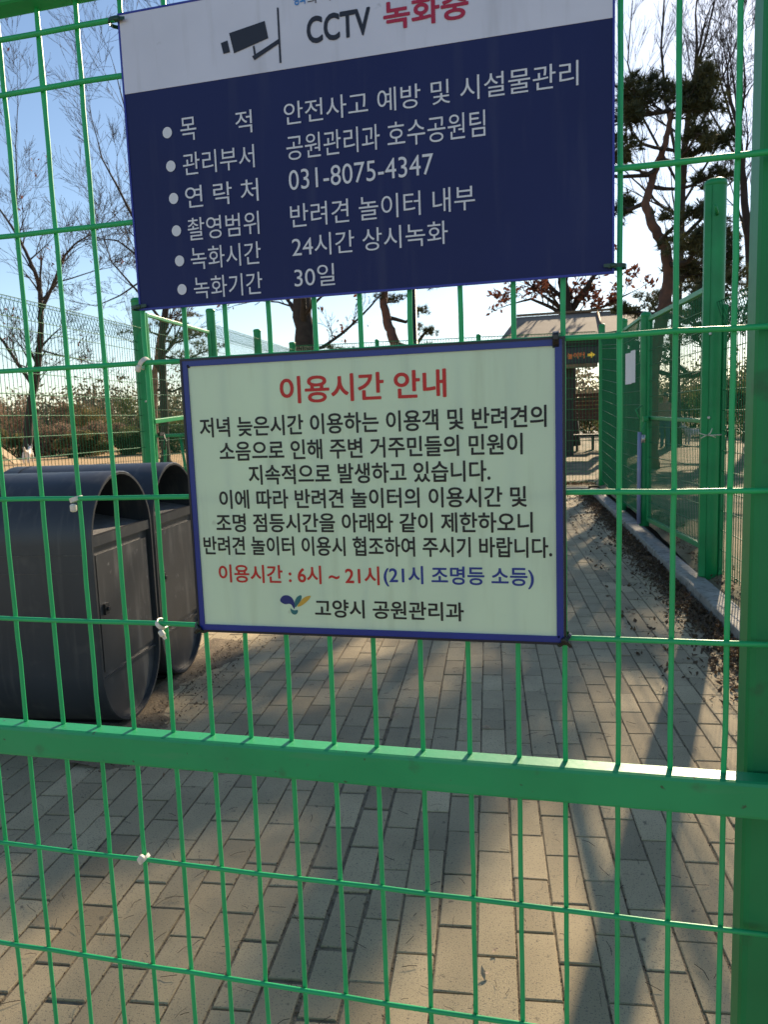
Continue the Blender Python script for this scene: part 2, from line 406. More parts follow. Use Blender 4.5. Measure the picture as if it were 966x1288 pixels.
def tuft(mb, p, d, ln, r, n=18):
    for _ in range(n):
        v = (d * .7 + rand_unit(r) * 1.0).normalized() * ln * r.uniform(.7, 1.2)
        s = v.cross(rand_unit(r))
        if s.length < 1e-4: continue
        s = s.normalized() * .012
        mb.add([p - s, p + s, p + v], [(0, 1, 2)])
def pine_tree(label, trunk, r0, r1, clumps, seed, density=170, bark='bark_red', needles='needles', ln=.17, group='pines in the park', n=18):
    r = random.Random(seed); root = Vector(trunk[0])
    t = thing('pine_tree', label, 'tree', root, group=group)
    tr, br, nd = MB(), MB(), MB()
    fine = []
    for a, b in zip(trunk[:-1], trunk[1:]):
        for k in range(5): fine.append(Vector(a).lerp(Vector(b), k / 5) + rand_unit(r) * r0 * (.10 if k else 0))
    fine.append(Vector(trunk[-1])); m = len(fine)
    rads = [r0 + (r1 - r0) * i / (m - 1) for i in range(m)]; rads[0] *= 1.35
    tr.tube(fine, rads, 10)
    for (c, rad) in clumps:
        c = Vector(c)
        best = min(range(2, m), key=lambda i: (fine[i] - c).length + 1.6 * max(0, fine[i].z - c.z + .15))
        a = fine[best]; mid = a.lerp(c, .5) + Vector((0, 0, -.12 * (c - a).length)) + rand_unit(r) * .15
        rr = max(.03, min(rads[best] * .6, .02 + .045 * (c - a).length))
        limb = [a, a.lerp(mid, .5) + rand_unit(r) * .06, mid, mid.lerp(c, .6) + rand_unit(r) * .08, c]
        br.tube(limb, [rr, rr * .85, rr * .7, rr * .5, rr * .3], 6)
        nt_ = max(14, int(density * rad[0] * rad[2]))
        nb = max(5, nt_ // 9)
        for _ in range(nb):
            u = rand_unit(r); k = r.random() ** .5
            p = c + Vector((u.x * rad[0], u.y * rad[1], u.z * rad[2])) * k
            s0 = limb[r.choice((2, 3, 4))]; mid2 = s0.lerp(p, .5) + Vector((0, 0, -.05)) + rand_unit(r) * .05
            br.tube([s0, mid2, p], [.018, .012, .007], 3, cap=False)
            for q in range(9):
                pp = p + Vector((r.gauss(0, .2) * min(1, rad[0]), r.gauss(0, .2) * min(1, rad[1]), r.gauss(.03, .10) * min(1, rad[2] * 2)))
                tuft(nd, pp, ((pp - c) * .5 + Vector((0, 0, .6)) + rand_unit(r) * .5).normalized(), ln, r, n)
    tr.build('trunk', M[bark], t, root); br.build('branches', M['bark_dark'], t, root); nd.build('needles', M[needles], t, root)
    return t
def clump_px(lst, Y, seed, dy=.8, f=1.0):
    r = random.Random(seed); out = []; k = Y / FPX
    for (x, y, rx, rz) in lst:
        out.append((at(x, y, Y + r.uniform(-dy, dy)), (rx * k * f, max(rx, rz) * k * f, rz * k * f)))
    return out
def px_line(pts, Y, dy=0, seed=0):
    r = random.Random(seed); return [at(x, y, Y + r.uniform(-dy, dy)) for x, y in pts]
def grounded(pts, z=.05):
    b = Vector(pts[0]); b.z = z; return [b] + list(pts)

# the pine that stands against the sun, upper right
Y = 17
pine_tree('big dark pine with a crooked red trunk against the bright sky, upper right', grounded(px_line([(819, 470), (826, 430), (835, 390), (842, 345), (838, 312), (822, 285), (812, 255), (822, 220), (838, 180), (845, 140)], Y, .12, 3)), .17, .05,
          clump_px([(802, 128, 30, 18), (880, 140, 14, 20), (846, 118, 24, 11), (882, 122, 24, 30), (893, 100, 9, 16), (900, 172, 18, 16), (785, 185, 24, 16), (882, 190, 22, 8), (894, 222, 24, 12), 
                    (788, 262, 16, 18), (862, 270, 26, 10), (900, 262, 16, 12), (882, 303, 38, 20), (912, 322, 18, 30), (868, 345, 30, 14), (900, 372, 30, 18), (735, 140, 40, 20), (690, 120, 34, 20), (640, 175, 30, 12), (820, 108, 28, 16), (880, 168, 16, 14), (790, 150, 18, 14),  (794, 392, 18, 8)], Y, 11, 1.4),
          21, density=760)
Y = 22
pine_tree('olive pine low at the right behind the tall round fence post', grounded(px_line([(905, 440), (902, 400), (893, 360), (898, 320), (905, 285)], Y, .1, 5)), .2, .08,
          clump_px([(860, 395, 40, 14), (820, 380, 26, 10), (880, 355, 40, 16), (915, 350, 26, 20), (895, 310, 30, 18), (870, 425, 34, 12), (920, 410, 30, 16), (833, 448, 16, 16), (806, 460, 16, 16)], Y, 13, 1.25), 22, density=420, needles='needles2')
Y = 28
pine_tree('small pine with pinkish trunk seen through the left wire gate', grounded(px_line([(194, 560), (193, 520), (194, 470), (200, 430), (204, 400)], Y, .1, 6)), .20, .08,
          clump_px([(222, 425, 26, 10), (205, 405, 34, 9), (232, 450, 18, 14), (245, 480, 16, 12), (180, 415, 20, 8), (250, 420, 22, 8), (225, 395, 40, 8), (262, 440, 24, 12)], Y, 14, 1.2, 1.1), 23, bark='bark_pink', needles='needles2', density=110)
Y = 26
pine_tree('forked pine seen just above the pale green sign', grounded(px_line([(497, 470), (497, 432), (487, 405), (482, 380), (488, 340), (500, 290)], Y, .1, 7)), .24, .08,
          clump_px([(525, 392, 26, 10), (540, 415, 16, 8), (500, 375, 34, 9), (470, 350, 40, 14), (535, 350, 40, 16), (505, 310, 50, 20), (455, 300, 40, 16), (510, 260, 50, 22), (540, 440, 20, 6), (425, 437, 28, 8)], Y, 15, 1.2), 24, density=110)

# bare trees
Y = 32
bare_tree('bare tall tree leaning over the sandy run at the left, behind the white dog', [
    (grounded(px_line([(34, 560), (37, 520), (41, 490), (47, 460), (50, 425), (51, 391)], Y, .1, 1)), .24, .13),
    (px_line([(51, 391), (50, 365), (44, 344), (34, 322), (26, 305), (14, 285), (-2, 262), (-20, 225)], Y, .3, 2), .12, .03),
    (px_line([(51, 391), (60, 372), (67, 356), (75, 335), (80, 322), (95, 306), (112, 296), (140, 275)], Y, .3, 3), .10, .02),
    (px_line([(41, 485), (22, 458), (4, 430), (-14, 410)], Y, .3, 4), .11, .05),
    (px_line([(24, 300), (20, 265), (21, 225), (19, 185), (22, 130), (21, 95)], Y, .3, 5), .05, .01),
    (px_line([(49, 440), (75, 447), (100, 452), (125, 462)], Y, .4, 6), .05, .015),
    (px_line([(67, 356), (90, 350), (120, 340), (140, 336)], Y, .4, 6), .04, .012)], 31, depth=4, kids=3, leaves='russet', leafn=45, leafsize=.10, lenf=.46, minr=.0068, spread=.85, upb=.26)
Y = 25
bare_tree('bare spreading tree whose limbs rise beside the left edge of the navy sign', [
    (grounded(px_line([(207, 560), (206, 500), (203, 450), (205, 410), (212, 370)], Y, .1, 1)), .17, .11),
    (px_line([(212, 370), (190, 345), (170, 320), (148, 303), (125, 300)], Y, .4, 8), .07, .02),
    (px_line([(212, 370), (180, 300), (150, 240), (128, 200), (118, 160)], Y, .4, 9), .07, .012),
    (px_line([(205, 405), (180, 375), (158, 350), (140, 330), (118, 262)], Y, .4, 10), .06, .012),
    (px_line([(212, 370), (210, 300), (190, 220), (160, 150), (142, 80)], Y, .4, 11), .08, .012),
    (px_line([(212, 370), (240, 280), (250, 180), (245, 60), (240, -40)], Y, .4, 12), .09, .02),
    (px_line([(190, 345), (150, 372), (120, 385), (95, 380)], Y, .4, 12), .035, .01)], 32, depth=4, kids=3, lenf=.44, minr=.0052, spread=.85, upb=.26)
Y = 18
bare_tree('thick dark trunk between the two signs, with withered leaves', [
    (grounded(px_line([(386, 500), (384, 440), (380, 385), (376, 340), (372, 290)], Y, .06, 1)), .29, .2),
    (px_line([(380, 390), (350, 380), (322, 378), (296, 384)], Y, .3, 3), .03, .01),
    (px_line([(383, 440), (405, 437), (432, 418), (452, 400), (480, 370)], Y, .3, 4), .05, .02),
    (px_line([(376, 340), (330, 260), (290, 200)], Y, .5, 5), .10, .04), (px_line([(372, 290), (420, 200), (450, 110)], Y, .5, 6), .12, .05)],
    33, depth=3, bark='bark_dark', leaves='russet', leafn=70, leafsize=.07, lenf=.35)
Y = 30
bare_tree('oak with russet leaves behind the shelter roof', [
    (grounded(px_line([(716, 450), (714, 400), (712, 385), (708, 355), (706, 320)], Y, .1, 1)), .30, .16),
    (px_line([(713, 398), (726, 380), (740, 360), (752, 338)], Y, .4, 2), .16, .06),
    (px_line([(713, 398), (690, 385), (668, 376), (645, 382)], Y, .4, 3), .10, .03),
    (px_line([(716, 395), (740, 392), (765, 384), (790, 370)], Y, .4, 4), .09, .03)], 34, depth=3, bark='bark_dark', leaves='russet', leafn=300, leafsize=.13, lenf=.4)
Y = 27
bare_tree('pale bare poplar rising above the dark pine at the upper right', [
    (grounded(px_line([(850, 420), (856, 300), (862, 180), (872, 110)], Y, .1, 1)), .2, .07),
    (px_line([(862, 180), (872, 100), (888, 50), (900, 0), (910, -60)], Y, .4, 2), .06, .015),
    (px_line([(858, 230), (838, 130), (832, 60), (836, 0), (845, -80)], Y, .4, 3), .06, .015),
    (px_line([(860, 200), (900, 120), (925, 60), (940, 0)], Y, .4, 4), .05, .012),
    (px_line([(857, 260), (905, 180), (945, 110), (980, 60)], Y, .5, 5), .05, .012),
    (px_line([(856, 280), (920, 230), (960, 190)], Y, .5, 7), .04, .01),
    (px_line([(858, 240), (810, 150), (790, 80), (796, 0)], Y, .5, 6), .05, .012)], 35, depth=4, kids=3, upb=.35, spread=.5, lenf=.36, bark='twig', minr=.0042)
Y = 29
bare_tree('bare tree with dense fine twigs close beside the sun at the upper right edge', [
    (grounded(px_line([(948, 430), (944, 330), (936, 230), (930, 170)], Y, .1, 1)), .2, .09),
    (px_line([(932, 190), (915, 130), (903, 90), (896, 50)], Y, .4, 2), .05, .012),
    (px_line([(931, 180), (926, 120), (920, 80), (914, 45)], Y, .4, 3), .05, .012),
    (px_line([(930, 170), (938, 110), (936, 75), (932, 50)], Y, .4, 4), .05, .012),
    (px_line([(934, 210), (905, 160), (885, 125), (872, 95)], Y, .4, 5), .05, .012)], 37, depth=4, kids=3, upb=.3, spread=.7, lenf=.34, bark='twig', minr=.0055)
# shrubs and hedge behind the left fence, each its own clump
def shrub(label, p, rad, n, m, seed, size=.11, group='shrubs behind the left fence'):
    r = random.Random(seed); p = Vector(p); t = thing('shrub', label, 'shrub', p, group=group)
    st, lf = MB(), MB()
    for k in range(9):
        e = p + Vector((r.uniform(-.7, .7) * rad[0], r.uniform(-.6, .6) * rad[1], rad[2] * r.uniform(1.0, 1.9)))
        st.tube([p + Vector((r.uniform(-.2, .2), r.uniform(-.2, .2), 0)), p.lerp(e, .5) + rand_unit(r) * .12, e], [.03, .02, .006], 4)
        for q in range(5):
            b = p.lerp(e, r.uniform(.4, 1)); st.tube([b, b + (rand_unit(r) + Vector((0, 0, .5))) * rad[2] * .4], [.010, .004], 3, cap=False)
    for k in range(15):
        c = p + Vector((r.uniform(-.75, .75) * rad[0], r.uniform(-.7, .7) * rad[1], rad[2] * r.uniform(.12, 1.5)))
        f = r.uniform(.28, .5)
        leafcloud(lf, c, (rad[0] * f, rad[1] * f, rad[2] * f), n // 15, size, r, .2)
    st.build('stems', M['bark'], t, p); lf.build('foliage', M[m], t, p)
    return t
for i, (px, Y, rx, rz, m, lb) in enumerate([
    (-25, 33, 1.6, 1.1, 'shrub_brown', 'brown shrub past the plank ramp at the far left'), (18, 34, 1.5, .9, 'shrub_olive', 'olive shrub just left of the white dog'),
    (75, 34, 1.5, 1.0, 'shrub_brown', 'brown twiggy shrub right of the white dog'), (98, 32, 1.0, .7, 'shrub_olive', 'low round olive shrub above the rear bin'),
    (128, 35, 1.5, 1.1, 'shrub_brown', 'tall brown shrub left of the round left gate post'), (155, 33, 1.2, .9, 'shrub_green', 'green shrub just left of the round left gate post'),
    (215, 34, 1.6, 1.1, 'shrub_green', 'green shrub seen through the left wire gate'), (255, 36, 1.6, 1.2, 'shrub_olive', 'olive shrub behind the upper left of the pale sign'),
    (50, 35, 1.6, .8, 'shrub_green', 'dark green low shrub behind the white dog'), (-5, 40, 2.4, 1.9, 'shrub_brown', 'tall brown thicket at the far left edge'), (62, 41, 2.3, 2.0, 'shrub_brown', 'tall brown thicket behind the leaning bare tree'), (115, 42, 2.4, 1.7, 'shrub_olive', 'tall olive thicket above the low round shrub'), (176, 40, 2.0, 1.9, 'shrub_green', 'tall green thicket directly behind the round left gate post')]):
    b = at(px, 560, Y); b.z = .05
    shrub(lb, b, (rx, 1.0, rz), 8000, m, 60 + i, size=.06)
for i, (px, Y, rx, rz, m, lb) in enumerate([
    (742, 40, 2.2, 1.3, 'shrub_olive', 'yellowish olive shrub below the lit arrow board'), (800, 36, 1.8, 1.3, 'shrub_green', 'dark green shrub behind the paper notice'),
    (868, 37, 1.5, 1.3, 'shrub_olive', 'olive shrub behind the right wire gate'), (912, 34, 1.5, 1.4, 'shrub_green', 'dark green shrub behind the tall round fence post'), (980, 33, 2.0, 1.5, 'shrub_green', 'green shrub hidden behind the closest gate post')]):
    b = at(px, 540, Y); b.z = .05
    shrub(lb, b, (rx, 1.0, rz), 4200, m, 80 + i, size=.08, group='shrubs across the right park')
# the wood that closes the view far away
r = random.Random(90); lf = MB()
for k in range(330):
    a = R(-62 + 104 * k / 330 + r.uniform(-.4, .4)); D = r.uniform(70, 120); h = r.uniform(3.5, 8.5)
    leafcloud(lf, (math.sin(a) * D, math.cos(a) * D, h * .45), (r.uniform(2, 4.5), 2, h * .55), 330, .26, r, .1)
tag(lf.build('distant_wood', M['far_wood']), 'hazy olive and brown wood on the horizon', 'wood', kind='stuff')

# ------------------------------------------------------------------ mesh fences
def mesh_panel(mb, p0, p1, z0, z1, dx=.05, dz=.15, rw=.0034, fold=True, dn=None):
    """welded wire panel between two ground points; fold = triangular bent top"""
    p0, p1 = Vector((*p0, 0)), Vector((*p1, 0)); d = p1 - p0; L = d.length; e = d / L
    nn = Vector((-e.y, e.x, 0)); z0 = z0 if isinstance(z0, tuple) else (z0, z0); z1 = z1 if isinstance(z1, tuple) else (z1, z1)
    k = int(round(L / dx))
    for i in range(k + 1):
        t = i / k; b = p0 + d * t; a0 = z0[0] + (z0[1] - z0[0]) * t; a1 = z1[0] + (z1[1] - z1[0]) * t
        if fold:
            pts = [b + Vector((0, 0, a0)), b + Vector((0, 0, a1 - .17)), b + nn * .055 + Vector((0, 0, a1)), b - nn * .055 + Vector((0, 0, a1)), b + Vector((0, 0, a1 - .17))]
        else:
            pts = [b + Vector((0, 0, a0)), b + Vector((0, 0, a1))]
        mb.tube(pts, rw, 4, cap=False)
    h = z1[0] - z0[0]; kz = int(h / dz)
    hs = [(j * dz + .03, 0) for j in range(kz + 1) if not fold or j * dz + .03 < h - .18]
    if fold: hs += [(h - .17, 0), (h, .055), (h, -.055)]
    for hh, off in hs:
        t = hh / h
        a = p0 + nn * (off + rw * 1.6) + Vector((0, 0, z0[0] + (z1[0] - z0[0]) * t)); b = p1 + nn * (off + rw * 1.6) + Vector((0, 0, z0[1] + (z1[1] - z0[1]) * t))
        mb.tube([a, b], rw * 1.15, 4, cap=False)
def round_post(x, y, z0, z1, r, name='post', parent=None, at0=None, m='far_green'):
    mb = MB(); pts = [(x, y, z0)]; rad = [r]
    for k in range(9): pts.append((x, y, z0 + (z1 - .06 - z0) * (k + 1) / 9)); rad.append(r)
    pts += [(x, y, z1 - .058), (x, y, z1 - .055), (x, y, z1 - .02), (x, y, z1 - .005), (x, y, z1)]
    rad += [r, r * 1.07, r * 1.0, r * .72, r * .25]
    mb.tube(pts, rad, 20)
    o = mb.build(name, M[m], parent, at0)
    return o
def bolt(p, parent, at0, n=Vector((-1, 0, 0)), s=.012):
    mb = MB(); p = Vector(p); mb.tube([p, p + n * s], [s, s * .8], 8); mb.tube([p, p + n * s * 2], s * .45, 6)
    return mb.build('bolt', M['steel'], parent, at0)

# right-hand fence beside the kerb
P1, P2, P3, P4 = (1.075, 6.146), (.815, 8.4), (.70, 10.0), (.588, 13.3)
o0 = Vector((1.075, 6.146, .1))
t = thing('mesh_fence', 'green welded mesh fence along the kerb on the right of the path', 'fence', o0)
round_post(*P1, .02, 3.06, .078, parent=t, at0=o0)
for p, z0, z1 in ((P2, .15, 2.41), (P3, .12, 2.545), (P4, .10, 2.85)): round_post(*p, z0, z1, .052, parent=t, at0=o0)
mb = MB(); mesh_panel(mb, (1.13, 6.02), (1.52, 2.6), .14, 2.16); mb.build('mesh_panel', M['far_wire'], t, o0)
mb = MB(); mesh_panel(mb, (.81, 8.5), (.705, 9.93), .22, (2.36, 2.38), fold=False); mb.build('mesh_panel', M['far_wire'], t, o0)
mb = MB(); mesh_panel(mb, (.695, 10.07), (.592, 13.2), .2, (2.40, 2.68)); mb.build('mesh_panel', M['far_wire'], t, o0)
mb = MB(); mb.box((.756, 9.2, 2.385), (.03, 1.5, .03), Matrix.Rotation(R(4.2), 3, 'Z')); mb.build('top_rail', M['far_green'], t, o0)
mb = MB(); mb.tube([(1.075, 6.06, 2.79), (1.06, 6.0, 2.80), (1.045, 5.98, 2.84)], .012, 5); mb.build('hook', M['far_green'], t, o0)
for z in (1.94, 1.32, .78): bolt((1.045, 6.072, z), t, o0, Vector((-.3, -1, 0)).normalized())
mb = MB(); mb.box((1.015, 6.08, 1.55), (.045, .02, 2.9)); mb.box((1.152, 6.10, 1.1), (.03, .03, 2.1)); mb.build('mounting_strip', M['far_green'], t, o0)
# the wire gate in it
G0, G1 = Vector((1.045, 6.27, 0)), Vector((.848, 8.30, 0))
t = thing('wire_gate', 'closed green wire gate in the right-hand fence, hung on the tall round post', 'gate', (G0.x, G0.y, .1)); o0 = Vector((G0.x, G0.y, .1))
zb0, zb1, zt0, zt1 = .305, .235, 2.29, 2.325
mb = MB()
def bar(mb, a, b, s=.045, s2=None): mb.sweep(rrect(s, s2 or s, .006), a, b, Vector((0, 0, 1)) if abs((Vector(b) - Vector(a)).normalized().z) < .9 else Vector((0, 1, 0)))
V3 = lambda p, z: Vector((p.x, p.y, z))
bar(mb, V3(G0, zb0 - .02), V3(G0, zt0 + .02)); bar(mb, V3(G1, zb1 - .02), V3(G1, zt1 + .02))
e = (G1 - G0).normalized() * .024
bar(mb, V3(G0 + e, zt0), V3(G1 - e, zt1)); bar(mb, V3(G0 + e, zb0), V3(G1 - e, zb1))
mb.build('gate_frame', M['far_green'], t, o0)
mb = MB(); bar(mb, V3(G0 + e, 1.292), V3(G1 - e, 1.31), .035); mb.build('mid_rail', M['far_green'], t, o0)
mb = MB(); mesh_panel(mb, (G0 + e)[:2], (G1 - e)[:2], (zb0, zb1), (zt0, zt1), fold=False); mb.build('mesh_panel', M['far_wire'], t, o0)
l = MB(); q = Vector((.80, 8.22, 1.30))
l.box(q, (.05, .14, .05), ch=.008); l.tube([q + Vector((0, -.10, -.03)), q + Vector((-.04, -.10, -.12)), q + Vector((0, -.10, -.22))], .010, 6)
l.tube([q + Vector((-.05, .05, 0)), q + Vector((-.09, .08, .10)), q + Vector((-.02, .10, .14))], .008, 6)
l.build('latch', M['far_green'], t, o0)
l = MB(); l.tube([q + Vector((-.03, -.14, -.16)), q + Vector((-.035, -.14, -.24))], [.016, .02], 8); l.build('padlock', M['steel'], t, o0)
# things fixed to that fence
mb = MB()
for i in range(6):
    a, b = i / 6, (i + 1) / 6
    f = lambda s: Vector((.752 - .048 * s - .022 * math.sin(s * 7), 8.86 + .56 * s, 0))
    mb.quad(f(a) + Vector((0, 0, 1.70)), f(b) + Vector((0, 0, 1.70)), f(b) + Vector((0, 0, 2.06)), f(a) + Vector((0, 0, 2.06)))
pn = tag(mb.build('paper_notice', M['paper']), 'white paper notice curling on the right-hand mesh fence', 'notice')
md = pn.modifiers.new('thickness', 'SOLIDIFY'); md.thickness = .003
mb = MB(); mb.tube([(.755, 8.36, .18), (.755, 8.36, .7), (.757, 8.36, 1.16)], .022, 10)
tag(mb.build('plastic_pipe', M['pipe']), 'pale lavender pipe standing against the far post of the right gate', 'pipe')
mb = MB(); q = Vector((1.03, 6.03, 1.19))
for dx, dz in ((-.065, .02), (-.05, -.022), (.03, .05), (.055, -.018)):
    mb.tube([q, q + Vector((dx * .5, -.03, dz * .3)), q + Vector((dx, -.02, dz))], [.004, .004, .003], 5)
mb.tube([q + Vector((.1, 0, 0)), q + Vector((.03, -.03, .0)), q], .004, 5)
tag(mb.build('twine', M['tie_white']), 'pale twine knotted round the tall round fence post', 'twine')

# left fence and its gate
LA = R(-5); ld = Vector((math.sin(LA), math.cos(LA), 0)); LP = Vector((-5.18, 8.5, 0))
lp = lambda s: LP + ld * s
o0 = Vector((LP.x, LP.y, .05))
t = thing('mesh_fence', 'green welded mesh fence with folded top on the left, behind the bins', 'fence', o0)
round_post(*lp(0)[:2], .02, 3.0, .078, parent=t, at0=o0)
for s_, h_ in ((2.42, 3.2), (4.7, 3.14), (7.1, 3.13)): round_post(*lp(s_)[:2], .02, h_, .07, parent=t, at0=o0)
for s_ in (-3.1, -6.2): round_post(*lp(s_)[:2], .02, 2.75, .04, parent=t, at0=o0)
for a, b in ((-.06, -3.05), (-3.15, -6.15)):
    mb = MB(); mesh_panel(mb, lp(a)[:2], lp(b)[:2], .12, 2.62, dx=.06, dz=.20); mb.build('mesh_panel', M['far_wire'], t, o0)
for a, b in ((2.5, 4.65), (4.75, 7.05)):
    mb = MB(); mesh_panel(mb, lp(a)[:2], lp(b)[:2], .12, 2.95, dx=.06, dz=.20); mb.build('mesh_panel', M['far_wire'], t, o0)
mb = MB(); a = lp(.11); mb.box((a.x + .02, a.y, 1.5), (.035, .035, 2.75)); mb.build('mounting_strip', M['far_green'], t, o0)
bolt(lp(-.05) + Vector((.07, -.05, 1.72)), t, o0, Vector((.6, -.8, 0)))
a, b = lp(.2), lp(2.3); o0 = Vector((a.x, a.y, .1))
t = thing('wire_gate', 'closed green wire gate in the left fence beyond the bins', 'gate', o0)
mb = MB(); bar(mb, V3(a, .15), V3(a, 2.84)); bar(mb, V3(b, .15), V3(b, 2.84)); bar(mb, V3(a, 2.82), V3(b, 2.82)); bar(mb, V3(a, .17), V3(b, .17)); mb.build('gate_frame', M['far_green'], t, o0)
mb = MB(); bar(mb, V3(a, 1.47), V3(b, 1.58), .06); mb.build('mid_rail', M['far_green'], t, o0)
mb = MB(); mesh_panel(mb, a[:2], b[:2], .19, 2.8, fold=False, dz=.2, dx=.055); mb.build('mesh_panel', M['far_wire'], t, o0)
mb = MB(); q = lp(.3) + Vector((.05, 0, 1.30)); mb.box(q, (.04, .12, .05), ch=.006); mb.tube([q + Vector((.03, 0, 0)), q + Vector((.06, 0, -.1)), q + Vector((.03, 0, -.2))], .010, 6); mb.build('latch', M['pole'], t, o0)
# agility trestle standing beyond the left gate
mb = MB(); c = at(207, 530, 13.5); c.z = 0
t = thing('trestle', 'bright green trestle with splayed legs beyond the left gate', 'trestle', c)
top = MB(); top.box(c + Vector((.15, 0, 1.22)), (.75, .5, .06), ch=.01); top.build('top', M['far_green'], t, c)
for sx in (-1, 1):
    for sy in (-1, 1):
        mb = MB(); mb.tube([c + Vector((.15 + sx * .27, sy * .18, 1.2)), c + Vector((.15 + sx * .42, sy * .25, .05))], .03, 8); mb.build('leg', M['far_green'], t, c)
# fence across the end of the path
E0, E1 = Vector((.55, 13.42, 0)), Vector((-5.85, 15.6, 0)); o0 = Vector((-2.6, 14.5, .1))
t = thing('mesh_fence', 'green welded mesh fence closing the far end of the path', 'fence', o0)
for k in range(3):
    a, b = E0.lerp(E1, k / 3 + .008), E0.lerp(E1, (k + 1) / 3 - .008)
    za, zb = 2.74 + .1 * k, 2.74 + .1 * (k + 1)
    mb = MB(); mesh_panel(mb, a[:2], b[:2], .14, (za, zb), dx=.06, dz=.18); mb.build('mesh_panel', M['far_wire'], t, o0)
    if k: round_post(*E0.lerp(E1, k / 3)[:2], .05, za + .06, .045, parent=t, at0=o0)

# ------------------------------------------------------------------ shelter with a lit board
o0 = Vector((0, 23.5, .1))
t = thing('shelter', 'long timber shelter with a grey sloping roof beyond the far fence', 'shelter', o0)
A, B = at(650, 400, 25.2), at(806, 388, 25.2); C_, D_ = at(629, 428, 22.3), at(800, 417, 22.3)
A.z = B.z = (A.z + B.z) / 2; C_.z = D_.z = (C_.z + D_.z) / 2
back = Vector((0, 1.7, -.75)); th = Vector((0, 0, -.09))
mb = MB(); Cb, Db = A + Vector((-.5, 1.7, -.7)), B + Vector((.1, 1.7, -.7))
vv = [C_, D_, B, A, Db, Cb]; vv = vv + [p + th for p in vv]
mb.add(vv, [(0, 1, 2, 3), (3, 2, 4, 5), (6, 9, 8, 7), (9, 11, 10, 8), (0, 6, 7, 1), (5, 4, 10, 11), (0, 3, 9, 6), (3, 5, 11, 9), (1, 7, 8, 2), (2, 8, 10, 4)])
mb.build('roof', M['roof'], t, o0)
mb = MB(); mb.box((A + (B - A) * .5 + Vector((0, -.02, .05))), ((B - A).length, .16, .06)); a = at(752, 392, 25.2); s = at(758, 419, 22.3); mb.tube([a + Vector((0, -.02, .03)), s + Vector((0, -.02, .03))], .035, 4); mb.build('roof_ridge', M['timber_tan'], t, o0)
mb = MB(); mb.box(((C_.x + D_.x) / 2, 22.5, C_.z - .22), (D_.x - C_.x, .08, .26)); mb.build('eave_beam', M['timber'], t, o0)
mb = MB(); mb.box(((C_.x + D_.x) / 2, 25.9, C_.z - .22), (D_.x - C_.x, .08, .26)); mb.build('eave_beam', M['timber'], t, o0)
zt = C_.z - .2
for px in (648, 716, 797):
    for Yc in (22.9, 25.8):
        mb = MB(); q = at(px, 480, 23.3); mb.sweep(rrect(.26, .26, .02), (q.x, Yc, .06), (q.x, Yc, zt), Vector((0, 1, 0))); mb.build('column', M['timber'], t, o0)
mb = MB(); a, b = at(652, 510, 25.7), at(806, 505, 25.7)
for k in range(7): mb.box(((a.x + b.x) / 2, 25.7, 1.15 + k * .13), (b.x - a.x, .05, .115))
mb.build('back_rest', M['timber_red'], t, o0)
mb = MB(); mb.box(((a.x + b.x) / 2, 25.4, .62), (b.x - a.x, .5, .07))
for px in (665, 726, 746, 790): mb.box((at(px, 540, 25.4).x, 25.4, .32), (.08, .4, .5))
mb.build('bench_seat', M['timber'], t, o0)
a, b = at(690, 437, 22.3), at(767, 456, 22.3); o1 = Vector(((a.x + b.x) / 2, 22.3, (a.z + b.z) / 2 - .02))
t2 = thing('display_board', 'black display board with orange letters and a yellow arrow under the shelter eave', 'sign', o1)
mb = MB(); mb.box(o1, (b.x - a.x, .10, .46), ch=.01); mb.build('housing', M['ledboard'], t2, o1)
mb = MB(); mb.box(o1 + Vector((-.15, .0, -.29)), ((b.x - a.x) * .8, .08, .11)); mb.build('lower_trim', M['timber_tan'], t2, o1)
for sx in (-.7, .7): mb = MB(); mb.tube([o1 + Vector((sx, .0, .2)), o1 + Vector((sx, .14, .5))], .02, 5); mb.build('hanger', M['timber'], t2, o1)

# ------------------------------------------------------------------ text
def glyphs(body, x0, x1, z0, z1, y, name, m, parent, origin, bold=0.0):
    c = bpy.data.curves.new('txt', 'FONT'); c.body = body; c.size = 1; c.resolution_u = 4
    o = bpy.data.objects.new('txt', c); col.objects.link(o)
    dg = bpy.context.evaluated_depsgraph_get(); me = bpy.data.meshes.new_from_object(o.evaluated_get(dg))
    bpy.data.objects.remove(o)
    P = [v.co.copy() for v in me.vertices]; F_ = [tuple(p.vertices) for p in me.polygons]
    ax, bx, ay, by = min(p.x for p in P), max(p.x for p in P), min(p.y for p in P), max(p.y for p in P)
    dirs = [(0, 0)] + ([(math.cos(a * math.pi / 4 + .4), math.sin(a * math.pi / 4 + .4)) for a in range(8)] if bold >= .01 else [])
    ax -= bold; bx += bold; ay -= bold; by += bold
    mb = MB()
    for i, (dx, dy) in enumerate(dirs):
        mb.add([(x0 + (p.x + dx * bold - ax) / (bx - ax) * (x1 - x0), y - i * 3e-6, z0 + (p.y + dy * bold - ay) / (by - ay) * (z1 - z0)) for p in P], F_)
    bpy.data.meshes.remove(me)
    return mb.build(name, M[m], parent, origin)
def poly(name, pts, y, m, parent, origin):
    mb = MB(); mb.add([(x, y, z) for x, z in pts], [tuple(range(len(pts)))]); o = mb.build(name, M[m], parent, origin)
    # face the viewer's side
    if o.data.polygons[0].normal.y > 0: o.data.flip_normals()
    return o
k = (b.x - a.x)
glyphs('반려견 놀이터', o1.x - .85, o1.x + .16, o1.z - .085, o1.z + .085, o1.y - .054, 'lettering', 'led_orange', t2, o1, bold=.01)
